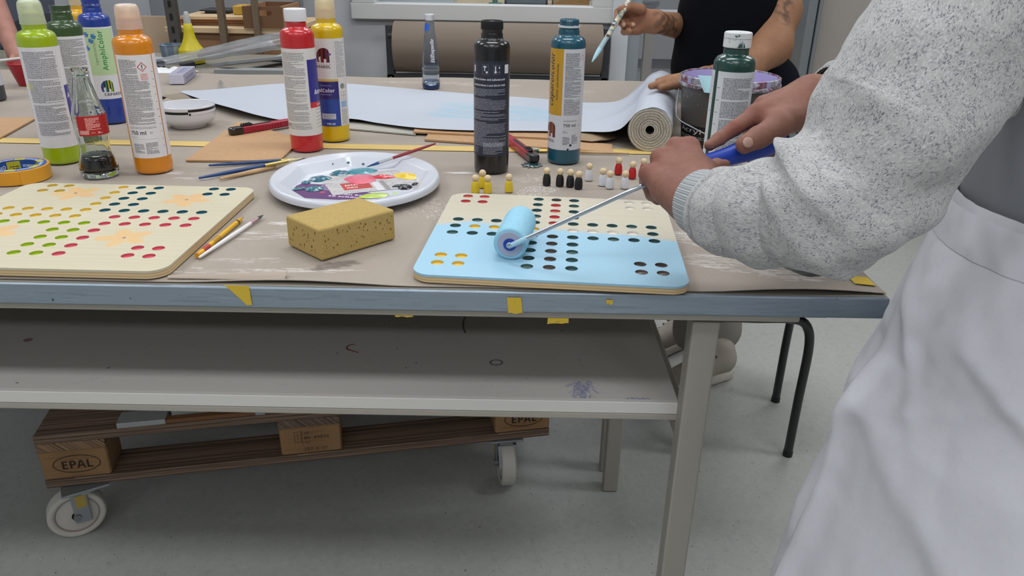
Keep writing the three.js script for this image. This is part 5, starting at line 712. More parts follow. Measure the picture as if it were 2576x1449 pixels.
// ---------------------------------------------------------------- pallet dolly under the table
{
  const yaw = Math.atan2(0.2475, 1.168), y0 = 0.141; const t = thing('pallet_dolly', 'old brown wooden pallet on white casters under the work table', 'pallet', [-1.07, 0, -1.425], yaw);
  const oldw = [0, 1, 2].map(i => { const m = woodTex([[132, 110, 92], [146, 116, 88], [118, 100, 86]][i], [62, 48, 38], 512, { amp: 0.5, lw: 5, lines: 320, knots: 5 }); return mat(0xffffff, 0.85, { map: m }); }); const blockTex = woodTex([150, 116, 80], [92, 64, 40], 256, { amp: 0.3 });
  const plank = (w, h, d, x, y, z, i) => { const g = rbox(w, h, d, 0.002, 0, 0, 0); const p = g.attributes.position, u = g.attributes.uv; for (let k = 0; k < p.count; k++) { const long = w > d; u.setXY(k, (long ? p.getX(k) : p.getZ(k)) * 2 + i * 0.37, ((long ? p.getZ(k) : p.getX(k)) + p.getY(k)) * 2.4 + i * 0.21); p.setY(k, p.getY(k) + 0.0015 * nz((long ? p.getX(k) : p.getZ(k)) * 9, i)); } return g.translate(x, y, z); };
  const X = 0.6; [[0.145, -0.0725], [0.1, -0.235], [0.145, -0.4], [0.1, -0.565], [0.145, -0.7275]].forEach(([w, z], i) => part('deck_board', plank(1.2, 0.022, w, X, y0 + 0.133, z, i), oldw[i % 3], t));
  [0.0725, 0.6, 1.1275].forEach((x, i) => part('stringer_board', plank(0.145, 0.022, 0.8, x, y0 + 0.111, -0.4, i + 7), oldw[(i + 1) % 3], t)); [[0.1, -0.05], [0.145, -0.4], [0.1, -0.75]].forEach(([w, z], i) => part('bottom_board', plank(1.2, 0.022, w, X, y0 + 0.011, z, i + 11), oldw[i % 3], t));
  const face = draw => mat(0xffffff, 0.85, { map: canvas(512, 280, (x, w, h) => { x.fillStyle = '#987550'; x.fillRect(0, 0, w, h); for (let i = 0; i < 260; i++) { x.strokeStyle = rgb(96, 66, 40, rr(0.05, 0.3)); x.lineWidth = rr(1, 3); const y = rnd() * h; x.beginPath(); x.moveTo(rnd() * w * 0.5, y); x.lineTo(w * rr(0.5, 1), y + rr(-4, 4)); x.stroke(); } draw(x, w, h); }) });
  const epal = x => { x.strokeStyle = '#2e2218'; x.lineWidth = 8; x.beginPath(); x.ellipse(270, 140, 185, 92, 0, 0, 7); x.stroke(); text(x, 'EPAL', 270, 146, 118, '#2e2218', { align: 'center', style: 'bold', sx: 0.92 }); };
  const stamp = x => { text(x, 'DE-', 200, 60, 46, '#3a2a1c', { font: 'monospace' }); text(x, 'MV 49034', 200, 112, 46, '#3a2a1c', { font: 'monospace', style: 'bold' }); text(x, 'HT', 205, 165, 42, '#3a2a1c', { font: 'monospace' }); text(x, '297-8-01', 190, 240, 44, '#3a2a1c', { font: 'monospace', style: 'bold' }); x.strokeStyle = '#3a2a1c'; x.lineWidth = 4; x.strokeRect(118, 36, 58, 120); x.beginPath(); x.moveTo(146, 50); x.lineTo(146, 140); x.moveTo(128, 80); x.lineTo(166, 80); x.stroke(); x.beginPath(); x.moveTo(184, 26); x.lineTo(184, 200); x.stroke(); };
  for (const [i, x] of [0.0725, 0.6, 1.1275].entries()) for (const [j, z] of [-0.05, -0.4, -0.75].entries()) { const d = j === 1 ? 0.143 : 0.098; const b = part('corner_block', rbox(0.145, 0.078, d, 0.006, x, y0 + 0.061, z), mat(0xffffff, 0.85, { map: blockTex }), t); if (j === 0) part('stamped_face', new THREE.PlaneGeometry(0.138, 0.071).translate(x, y0 + 0.061, z + d / 2 + 0.0004), face(i === 1 ? stamp : epal), b); }
  const nyl = mat(0xc6c2ba, 0.45), nyl2 = mat(0xb5b0a6, 0.5);
  const caster = (x, z, turn) => { const c = part('caster', merge([rbox(0.1, 0.006, 0.085, 0.002, 0, 0.1375, 0), cyl(0.026, 0.03, 0.012, 24, 0, 0.128, 0), ...[-1, 1].map(s => rbox(0.034, 0.09, 0.004, 0.002, 0.018, 0.09, 0.025 * s)), rbox(0.05, 0.006, 0.054, 0.002, 0.002, 0.127, 0)]), MAT.zinc, t, [x, 0, z], [0, turn, 0]); part('wheel', lathe([[0.012, -0.02], [0.03, -0.018], [0.046, -0.012], [0.05, -0.0185], [0.058, -0.0185], [0.0625, -0.014], [0.0625, 0.014], [0.058, 0.0185], [0.05, 0.0185], [0.046, 0.012], [0.03, 0.018], [0.012, 0.02]], 48).rotateX(PI / 2).translate(0.03, 0.0628, 0), nyl, c); part('axle_bolt', cyl(0.0085, 0.0085, 0.062, 14).rotateX(PI / 2).translate(0.03, 0.0628, 0), MAT.steel, c); for (const q of [-1, 1]) part('caster_label', box(0.022, 0.034, 0.0008, 0.016, 0.105, 0.0276 * q), mat(0xb39b4a, 0.6), c); for (const q of [-1, 1]) part('wheel_ring', new THREE.TorusGeometry(0.047, 0.0022, 8, 40).translate(0.03, 0.0628, 0.0135 * q), mat(0x9b8f80, 0.7), c); return c; };
  caster(0.075, -0.018, -yaw + PI + 0.55); const cb = caster(1.09, -0.045, -yaw - 1.4); part('brake_lever', rbox(0.06, 0.006, 0.05, 0.002), MAT.steel, cb, [0.062, 0.1, 0], [0, 0, -0.95]); caster(0.085, -0.74, 0.5); caster(1.115, -0.74, 0.9);
  const pl = y0 + 0.1445; const place = (x, z) => V(x, 0, z).applyAxisAngle(V(0, 1, 0), yaw).add(V(-1.07, 0, -1.425));
  const lay = (name, label, cat, g, m, x, y, z, turn = 0) => { const p = place(x, z); return solo(name, label, cat, g, m, [p.x, y, p.z], [0, yaw + turn, 0]); };
  lay('metal_plate', 'small grey metal plate lying at the left of the pallet', 'plate', rbox(0.105, 0.014, 0.05, 0.002), mat(0xa5a7a8, 0.45, { metalness: 0.3 }), 0.23, pl + 0.0075, -0.024);
  lay('white_profile', 'long white window profile lying along the pallet', 'profile', merge([rbox(0.62, 0.018, 0.02, 0.002, 0, 0.0095, 0), box(0.62, 0.006, 0.032, 0, 0.0032, -0.01)]), mat(0xc3c5c4, 0.5), 0.6, pl, -0.036, -0.012); lay('brown_lath', 'thin brown wooden lath in front of the white profile', 'lath', rbox(0.4, 0.01, 0.018, 0.001), mat(0x7a5334, 0.8), 0.47, pl + 0.0055, -0.011); lay('metal_bracket', 'short grey bracket across the white profile', 'bracket', merge([box(0.022, 0.012, 0.05, 0, 0.026, 0), box(0.022, 0.03, 0.006, 0, 0.016, 0.027)]), MAT.zinc, 0.492, pl, -0.03);
}
// ---------------------------------------------------------------- stool
{
  const t = thing('black_stool', 'stool with bent black tubular legs behind the table end', 'stool', [0, 0, 0]); const bk = mat(0x0f0e14, 0.3, { clearcoat: 0.4 });
  const frame = (x, z, wd) => { const l = x - wd, y = 0.43; part('leg_frame', capTube(curve([[x, 0.004, z], [x, 0.18, z], [x, 0.355, z], [x - 0.008, 0.395, z], [x - 0.026, 0.421, z], [x - 0.06, y, z], [(x + l) / 2, y, z], [l + 0.06, y, z], [l + 0.026, 0.421, z], [l + 0.008, 0.395, z], [l, 0.355, z], [l, 0.18, z], [l, 0.004, z]]), 0.0125, 110, 14), bk, t); for (const k of [x, l]) part('foot_cap', cyl(0.0135, 0.0135, 0.016, 16, k, 0.008, z), MAT.black, t); };
  frame(0.79, -1.8, 0.30); frame(0.843, -2.085, 0.272); part('seat', rbox(0.34, 0.025, 0.34, 0.01, 0.65, 0.456, -1.945), mat(0x2a2522, 0.5), t);
}
{ // trolley glimpsed between sleeve and apron
  const t = thing('tool_trolley', 'dark brown trolley on casters by the partition wall', 'trolley', [2.42, 0, -3.9]); part('body', rbox(0.5, 0.5, 0.4, 0.006, 0, 0.4, 0), mat(0x3a2a22, 0.6), t); part('shelf', rbox(0.54, 0.02, 0.44, 0.003, 0, 0.16, 0), mat(0x6d5444, 0.6), t); for (const x of [-0.23, 0.23]) for (const z of [-0.18, 0.18]) { part('post', box(0.03, 0.6, 0.03, x, 0.4, z), mat(0x2a211c, 0.6), t); part('wheel', cyl(0.07, 0.07, 0.03, 28).rotateX(PI / 2).translate(x, 0.07, z + 0.02), mat(0x24211f, 0.5), t); }
}

// ---------------------------------------------------------------- people
const linc = h => { const c = new THREE.Color(h); return [c.r, c.g, c.b]; };
const skinMat = new THREE.MeshPhysicalMaterial({ vertexColors: true, roughness: 0.6, specularIntensity: 0.5 });
function skinColor(base, o = {}) {
  const B = linc(base), N = linc(o.nail || 0xc9a096), T = linc(0x23201f), W = linc(o.warm || 0xa8665a);
  return (x, y, z) => {
    let m = 0.5 + 0.5 * nz(x * 22, y * 22, z * 22), f = 0.94 + 0.12 * nz(x * 160, y * 160, z * 160) + 0.12 * nz(x * 30, y * 30, z * 30 + 5); let c = B.map((b, i) => (b * (1 - 0.42 * m) + W[i] * 0.42 * m) * f);
    for (const [p, r] of o.warmAt || []) { const d = Math.hypot(x - p[0], y - p[1], z - p[2]); if (d < r) { const k = 0.55 * (1 - d / r); c = c.map((v, i) => v * (1 - k) + W[i] * k); } }
    for (const [p, r] of o.nails || []) if (Math.hypot(x - p[0], y - p[1], z - p[2]) < r) c = N.map((v, i) => v * f);
    for (const [p, r, s] of o.ink || []) { const d = Math.hypot(x - p[0], y - p[1], z - p[2]); if (d < r) { const k = Math.max(0, Math.min(1, (nz(x * s, y * s, z * s) + 0.12) * 3)) * Math.min(1, (1 - d / r) * 2.5) * 0.62; c = c.map((v, i) => v * (1 - k) + T[i] * k); } }
    return c;
  };
}
function headCaps(p, f) {                                  // p = head centre, f = facing (unit, horizontal)
  const q = (a, u, s = 0) => [p[0] + f[0] * a - f[1] * s, p[1] + u, p[2] + f[1] * a + f[0] * s];
  return [[q(-0.01, 0.03), q(0.0, 0.04), 0.088, 0.085, 0.02], [q(0.02, -0.03), q(0.05, -0.085), 0.07, 0.035, 0.03], [q(-0.02, -0.06), q(-0.035, -0.18), 0.055, 0.06, 0.03], [q(0.09, 0.012), q(0.108, -0.022), 0.009, 0.014, 0.012], [q(0.085, -0.058, -0.016), q(0.085, -0.058, 0.016), 0.009, 0.009, 0.01], [q(0, 0.0, -0.085), q(-0.012, 0.02, -0.09), 0.012, 0.014, 0.008], [q(0, 0.0, 0.085), q(-0.012, 0.02, 0.09), 0.012, 0.014, 0.008], [q(0.078, 0.028, -0.034), q(0.08, 0.03, -0.028), 0.013, 0.013, 0.006], [q(0.078, 0.028, 0.034), q(0.08, 0.03, 0.028), 0.013, 0.013, 0.006]];
}
const hairCaps = (p, f) => { const q = (a, u) => [p[0] + f[0] * a, p[1] + u, p[2] + f[1] * a]; return [[q(-0.022, 0.055), q(0.012, 0.075), 0.088, 0.078, 0.02], [q(-0.04, 0.0), q(-0.05, -0.06), 0.075, 0.055, 0.03]]; };
const heather = canvas(1024, 1024, (x, w, h) => {
  x.fillStyle = '#b3b3b1'; x.fillRect(0, 0, w, h);
  const fleck = (n, col, l0, l1, w0, w1, a0, a1, gate) => { for (let i = 0; i < n; i++) { const u = rnd() * w, v = rnd() * h; if (gate && nz(u * 0.018, v * 0.018, gate) < -0.12) continue; x.strokeStyle = col(rr(a0, a1)); x.lineWidth = rr(w0, w1); x.lineCap = 'round'; const a = rr(-0.9, 0.9) + 1.57, l = rr(l0, l1); for (const o of [0, w, -w]) { x.beginPath(); x.moveTo(u + o, v); x.lineTo(u + o + Math.cos(a) * l, v + Math.sin(a) * l); x.stroke(); } } };
  fleck(12000, a => rgb(222, 222, 220, a), 3, 9, 2, 6, 0.12, 0.35); fleck(9000, a => rgb(128, 128, 134, a), 2, 8, 2.5, 6, 0.15, 0.4, 3);
  fleck(8200, a => rgb(84, 84, 94, a), 1, 8, 2.5, 5.5, 0.2, 0.62, 7); fleck(9000, a => rgb(232, 232, 230, a), 2, 8, 1, 3, 0.2, 0.5);
}, { wrap: true, repeat: [5.5, 5.5] });
const fleece = mat(0xffffff, 0.95, { map: heather, sheen: 0.3, sheenRoughness: 0.8, sheenColor: new THREE.Color(0x888888) });
function sleeve(sections, fold, n = 90, s = 72) {          // sections [[x,y,z], r]; fold(t, angle) -> extra radius
  const c = curve(sections.map(q => q[0])), N = sections.length - 1; c.arcLengthDivisions = 300; const fr = c.computeFrenetFrames(n, false); const len = c.getLength();
  const R = t => { const k = Math.min(N - 1e-6, t * N), i = Math.floor(k), f = k - i, e = f * f * (3 - 2 * f); return sections[i][1] * (1 - e) + sections[i + 1][1] * e; };
  const cum = sections.map((q, i) => i); const N0 = fr.normals, up0 = V(0, 1, 0);
  return grid(n, s, (u, v) => { const i = Math.round(u * n), p = c.getPoint(u), T = c.getTangent(u), side = V().crossVectors(T, up0).normalize(), upv = V().crossVectors(side, T).normalize(), a = v * 2 * PI, r = R(u) + fold(u, a); return [p.x + (side.x * Math.cos(a) + upv.x * Math.sin(a)) * r, p.y + (side.y * Math.cos(a) + upv.y * Math.sin(a)) * r, p.z + (side.z * Math.cos(a) + upv.z * Math.sin(a)) * r]; }, (u, v) => [v * 0.42, u * len]);
}
function planarUV(g) { const p = g.attributes.position, u = []; for (let i = 0; i < p.count; i++) u.push(p.getX(i) + p.getZ(i) * 0.7, p.getY(i)); g.setAttribute('uv', new THREE.Float32BufferAttribute(u, 2)); return g; }
// ---- the person rolling the board
{
  const t = thing('person', 'person in grey flecked sweatshirt and white apron rolling paint with both hands', 'person', [0, 0, 0]);
  const W = [0.2191, 1.0408, -0.8382], KI = [0.2157, 1.086, -0.9351], KM = [0.1992, 1.0841, -0.9375], KR = [0.1797, 1.0737, -0.9263], KP = [0.1632, 1.0597, -0.9069];
  const left = [
    [[0.2525, 1.044, -0.7574], W, 0.036, 0.029, 0.02], [[0.2121, 1.0453, -0.8566], [0.2243, 1.0328, -0.8269], 0.026, 0.026, 0.02], [W, KI, 0.023, 0.0122, 0.01], [W, KM, 0.024, 0.0128, 0.01], [W, KR, 0.023, 0.012, 0.01], [W, KP, 0.021, 0.0115, 0.01], [[0.2032, 1.0396, -0.8485], [0.1799, 1.0459, -0.8843], 0.022, 0.0165, 0.014],
    [KI, [0.2191, 1.0673, -0.9738], 0.0118, 0.0105, 0.006], [[0.2191, 1.0673, -0.9738], [0.2252, 1.0455, -0.9772], 0.0102, 0.0092, 0.003], [[0.2252, 1.0455, -0.9772], [0.2275, 1.0392, -0.9547], 0.009, 0.008, 0.003],
    [KM, [0.2032, 1.0623, -0.9738], 0.012, 0.0108, 0.006], [[0.2032, 1.0623, -0.9738], [0.2099, 1.0387, -0.9775], 0.0105, 0.0095, 0.003], [[0.2099, 1.0387, -0.9775], [0.2113, 1.0329, -0.9518], 0.0092, 0.0082, 0.003],
    [KR, [0.1824, 1.0529, -0.9608], 0.0115, 0.0102, 0.006], [[0.1824, 1.0529, -0.9608], [0.1894, 1.0288, -0.9643], 0.01, 0.009, 0.003], [[0.1894, 1.0288, -0.9643], [0.1927, 1.0258, -0.9377], 0.0088, 0.008, 0.003],
    [KP, [0.1671, 1.0416, -0.9371], 0.0105, 0.0092, 0.006], [[0.1671, 1.0416, -0.9371], [0.1757, 1.0228, -0.9396], 0.009, 0.0082, 0.003], [[0.1757, 1.0228, -0.9396], [0.1801, 1.0234, -0.918], 0.008, 0.0074, 0.003],
    [[0.2245, 1.051, -0.8701], [0.2307, 1.0626, -0.9082], 0.021, 0.015, 0.012], [[0.2307, 1.0626, -0.9082], [0.2503, 1.0643, -0.9308], 0.0122, 0.0088, 0.008], [[0.2503, 1.0643, -0.9308], [0.263, 1.0644, -0.9386], 0.0086, 0.0062, 0.004],
  ];
  const RW = [0.3987, 1.1261, -1.0516], RI = [0.3156, 1.1137, -1.0077], RM = [0.335, 1.1191, -1.043], RR = [0.3573, 1.1147, -1.0684], RP = [0.3809, 1.1072, -1.087];
  const right = [
    [[0.5488, 1.1296, -1.1244], RW, 0.038, 0.03, 0.02], [RW, RI, 0.027, 0.0145, 0.01], [RW, RM, 0.027, 0.0135, 0.01], [RW, RR, 0.026, 0.0125, 0.014], [RW, RP, 0.024, 0.0115, 0.014], [[0.3879, 1.1142, -1.0298], [0.3366, 1.1063, -0.988], 0.024, 0.0175, 0.014],
    [RI, [0.2835, 1.0988, -0.9901], 0.012, 0.0099, 0.006], [[0.2835, 1.0988, -0.9901], [0.2634, 1.0874, -0.9795], 0.0101, 0.0086, 0.003], [[0.2634, 1.0874, -0.9795], [0.2493, 1.0798, -0.9717], 0.0086, 0.0072, 0.003],
    [[0.3381, 1.1042, -0.9837], [0.3069, 1.0934, -0.9614], 0.0165, 0.0142, 0.006], [[0.3069, 1.0934, -0.9614], [0.2885, 1.0865, -0.9528], 0.0142, 0.0118, 0.003],
    [RM, [0.3186, 1.0972, -1.0496], 0.0118, 0.0102, 0.006], [[0.3186, 1.0972, -1.0496], [0.3216, 1.0724, -1.044], 0.0098, 0.009, 0.003], [[0.3216, 1.0724, -1.044], [0.3276, 1.0596, -1.0164], 0.009, 0.008, 0.003],
    [RR, [0.3403, 1.0894, -1.0626], 0.0115, 0.01, 0.006], [[0.3403, 1.0894, -1.0626], [0.3418, 1.0644, -1.0514], 0.0095, 0.009, 0.003], [[0.3418, 1.0644, -1.0514], [0.3448, 1.0557, -1.0201], 0.009, 0.0078, 0.003],
    [RP, [0.3657, 1.0836, -1.0764], 0.0105, 0.009, 0.006], [[0.3657, 1.0836, -1.0764], [0.3662, 1.0612, -1.0664], 0.0086, 0.0082, 0.003], [[0.3662, 1.0612, -1.0664], [0.3688, 1.0553, -1.0364], 0.0082, 0.0072, 0.003],
  ];
  const sk = skinColor(0x926a5a, { nail: 0xb08b7c, warm: 0x864a40, warmAt: [[KI, 0.024], [KM, 0.024], [KR, 0.022], [KP, 0.022], [RI, 0.025], [[0.2807, 1.1009, -0.9801], 0.018]] });
  const rough = (d, x, y, z) => d + 0.0007 * nz(x * 70, y * 70, z * 70) + 0.0003 * nz(x * 210, y * 210, z * 210); const HP = [0.575, 1.585, -0.985], HF = [-0.8, -0.6];
  part('body', merge([blob(left, 0.0026, sk, rough), blob(right, 0.0026, sk, rough), blob(headCaps(HP, HF), 0.006, sk)]), skinMat, t);
  { const ax = V([0.2875, 1.0861, -0.9526]), np = V([0.2826, 1.0883, -0.941]), td = V([0.2843, 1.0849, -0.951]).sub(V([0.3069, 1.0934, -0.9614])).normalize(), nn = np.clone().sub(ax); nn.addScaledVector(td, -nn.dot(td)).normalize(); const sd = V().crossVectors(nn, td); const g = new THREE.SphereGeometry(1, 24, 16).scale(0.0074, 0.0066, 0.0022); g.applyMatrix4(new THREE.Matrix4().makeBasis(td, sd, nn).setPosition(ax.clone().addScaledVector(nn, 0.0112).addScaledVector(td, 0.001))); part('thumbnail', g, mat(0xb48f82, 0.35), t); }
  part('hair', blob(hairCaps(HP, HF), 0.01), mat(0x3a2a20, 0.8), t);
  // sweatshirt: near sleeve in two overlapping folds, far sleeve, trunk
  const wave = (t, a, k, s) => nz(t * k, Math.cos(a) * 1.4 + s, Math.sin(a) * 1.4);
  const fore = sleeve([[[0.2225, 1.0449, -0.8258], 0.037], [[0.2273, 1.0454, -0.8161], 0.0455], [[0.236, 1.0467, -0.8003], 0.0475], [[0.2501, 1.0519, -0.7829], 0.052], [[0.2647, 1.0582, -0.7637], 0.0575], [[0.2821, 1.0625, -0.7493], 0.054], [[0.3007, 1.0674, -0.7295], 0.046], [[0.3203, 1.071, -0.7202], 0.04]], (u, a) => 0.0095 * (Math.pow(Math.abs(Math.sin(u * 15 + 0.9 * Math.cos(a + 0.6) + 0.5 * Math.sin(2 * a))), 0.55) - 0.75) * Math.max(0, 1 - u * 1.25) * Math.min(1, u * 14) + 0.004 * wave(u, a, 4, 2));
  const upper = sleeve([[[0.3074, 1.0706, -0.7365], 0.05], [[0.2998, 1.0656, -0.7397], 0.062], [[0.3022, 1.0691, -0.7369], 0.074], [[0.3131, 1.0808, -0.7323], 0.0765], [[0.3282, 1.0995, -0.7296], 0.0745], [[0.3464, 1.1265, -0.7308], 0.077], [[0.3688, 1.164, -0.7366], 0.081], [[0.3825, 1.1988, -0.7412], 0.0805], [[0.3996, 1.234, -0.7493], 0.08], [[0.4302, 1.2907, -0.7637], 0.084], [[0.4696, 1.3478, -0.7838], 0.088], [[0.5122, 1.3834, -0.8216], 0.07]], (u, a) => 0.008 * wave(u, a, 6, 7) + 0.004 * wave(u, a, 15, 3) + 0.006 * Math.sin(u * 24 + 1.6 * Math.sin(a) + 0.8 * Math.cos(2 * a)) * Math.exp(-Math.pow((u - 0.42) / 0.2, 2)), 110, 80);
  const RS = [0.70, 1.34, -0.99]; const far = sleeve([[[0.4284, 1.1321, -1.0653], 0.036], [[0.4335, 1.1319, -1.0673], 0.043], [[0.4554, 1.1308, -1.0756], 0.05], [[0.5245, 1.1292, -1.1078], 0.058], [0.60, 1.13, -1.16], [0.67, 1.2, -1.1], RS].map((q, i) => i < 4 ? q : [q, [0.066, 0.07, 0.075][i - 4]]), (u, a) => 0.004 * wave(u, a, 7, 11), 50, 40);
  const trunk = planarUV(blob([[[0.68, 0.96, -0.8], [0.65, 1.2, -0.85], 0.14, 0.145, 0.05], [[0.65, 1.2, -0.85], [0.605, 1.34, -0.88], 0.145, 0.135, 0.05], [[0.49, 1.35, -0.79], RS, 0.075, 0.075, 0.06], [[0.6, 1.4, -0.9], [0.58, 1.47, -0.96], 0.085, 0.075, 0.05]], 0.014));
  const trunkU = trunk.toNonIndexed();
  part('sweatshirt', merge([fore, upper, far, trunkU]), fleece, t);
  const rib = mat(0xffffff, 0.9, { map: canvas(512, 64, (x, w, h) => { for (let i = 0; i < w; i += 4) { x.fillStyle = i % 8 ? '#b4b8b9' : '#9ea3a5'; x.fillRect(i, 0, 4, h); } }, { wrap: true, repeat: [1.6, 1] }) });
  const cuffFold = (u, a) => 0.00045 * Math.sin(a * 84);
  part('cuff', sleeve([[[0.213, 1.0438, -0.8493], 0.0345], [[0.2139, 1.044, -0.8472], 0.0372], [[0.2185, 1.0443, -0.8375], 0.0385], [[0.226, 1.0454, -0.8216], 0.040], [[0.2305, 1.0456, -0.8129], 0.038]], cuffFold, 20, 420), rib, t); part('cuff', sleeve([[[0.4221, 1.1319, -1.063], 0.0355], [[0.4234, 1.1318, -1.0635], 0.0385], [[0.4361, 1.1312, -1.0681], 0.039]], cuffFold, 12, 420), rib, t);
  // apron
  const rows = [[[0.5262, 1.0586, -0.9064], 0.185], [[0.4924, 1.0013, -0.8752], 0.19], [[0.4609, 0.9417, -0.8486], 0.2], [[0.4426, 0.8954, -0.8333], 0.21], [[0.4096, 0.8439, -0.8158], 0.225], [[0.391, 0.7626, -0.7903], 0.245], [[0.3524, 0.6657, -0.758], 0.265], [[0.3299, 0.5905, -0.7353], 0.285], [[0.2951, 0.486, -0.7104], 0.31], [[0.278, 0.3882, -0.694], 0.33]];
  const prof = rows.map(([S, r]) => { const l = Math.hypot(S[0], S[2]), u = [S[0] / l, S[2] / l]; return { y: S[1], r, cx: S[0] - r * u[1], cz: S[2] + r * u[0], a: Math.atan2(u[1], -u[0]) }; });
  const sample = k => { const q = Math.min(rows.length - 1.0001, k * (rows.length - 1)), i = Math.floor(q), f = q - i, A = prof[i], B = prof[i + 1], m = n => A[n] + (B[n] - A[n]) * f; return { y: m('y'), r: m('r'), cx: m('cx'), cz: m('cz'), a: m('a') }; };
  const crease = (u, a) => { let d = 0; for (const [a0, u0, sl, am, wd] of [[0.9, 0.5, 0.16, 0.011, 0.035], [1.3, 0.3, 0.2, 0.012, 0.03], [0.5, 0.42, -0.2, 0.008, 0.025], [1.7, 0.62, 0.1, 0.012, 0.04], [0.35, 0.2, 0.5, 0.008, 0.03], [1.0, 0.78, -0.22, 0.01, 0.035], [2.0, 0.4, -0.15, 0.01, 0.03], [0.2, 0.66, 0.3, 0.007, 0.03]]) { const q = (u - u0 - sl * (a - a0)) / wd; d += am * Math.exp(-q * q) * Math.exp(-Math.pow((a - a0) / 0.5, 2)) * (0.7 + 0.3 * Math.tanh(q * 1.5)); } return d; };
  const skirtAt = (u, v, off = 0) => { const s = sample(u), b = -0.75 + 3.3 * v, a = s.a + b, w = crease(u, b) + 0.006 * nz(u * 5, b * 2.2, 1) + 0.0022 * nz(u * 22, b * 9, 4) + 0.012 * u * Math.sin(b * 5 + 0.6) + Math.min(1, Math.max(0, u * 4 - 0.9)) * (0.011 * Math.exp(-Math.pow((b - 0.3) / 0.06, 2)) - 0.008 * Math.exp(-Math.pow((b - 0.17) / 0.07, 2))); const r = s.r + w - 0.006 + off; return [s.cx + Math.sin(a) * r, s.y, s.cz + Math.cos(a) * r]; };
  const apronMat = mat(0xffffff, 0.75, { map: noiseTex([198, 199, 204], 6, 512, 4), transmission: 0.12, thickness: 0 });
  const A = part('apron', grid(120, 110, (u, v) => skirtAt(u, v)), apronMat, t);
  part('waist_fold', grid(10, 110, (u, v) => skirtAt(0.012 + 0.075 * u, v, 0.007 - 0.006 * u * u)), apronMat, A);
  part('bib', grid(40, 60, (u, v) => { const y = 0.99 + 0.3 * u, b = -0.5 + 2.7 * v, a = prof[0].a + b, r = 0.153 + 0.004 * u + 0.003 * nz(u * 5, v * 5, 9), cx = 0.677 - 0.037 * u, cz = -0.805 - 0.055 * u; return [cx + Math.sin(a) * r, y, cz + Math.cos(a) * r]; }), mat(0x85878c, 0.75), A);
  part('trousers', blob([[[0.6, 0.93, -0.74], [0.66, 0.93, -0.76], 0.11, 0.11, 0.04], [[0.575, 0.86, -0.7], [0.545, 0.48, -0.63], 0.085, 0.065, 0.03], [[0.545, 0.48, -0.63], [0.56, 0.08, -0.6], 0.065, 0.052, 0.02], [[0.68, 0.86, -0.73], [0.69, 0.48, -0.67], 0.085, 0.065, 0.03], [[0.69, 0.48, -0.67], [0.72, 0.08, -0.63], 0.065, 0.052, 0.02]], 0.014), mat(0x3f4d66, 0.8), t);
  for (const [x, z] of [[0.56, -0.6], [0.72, -0.63]]) part('shoe', blob([[[x, 0.045, z], [x - 0.12, 0.04, z - 0.08], 0.045, 0.04, 0.02]], 0.01, null, (d, X, Y, Z) => Math.max(d, 0.004 - Y)), mat(0x2a2a2e, 0.6), t);
}
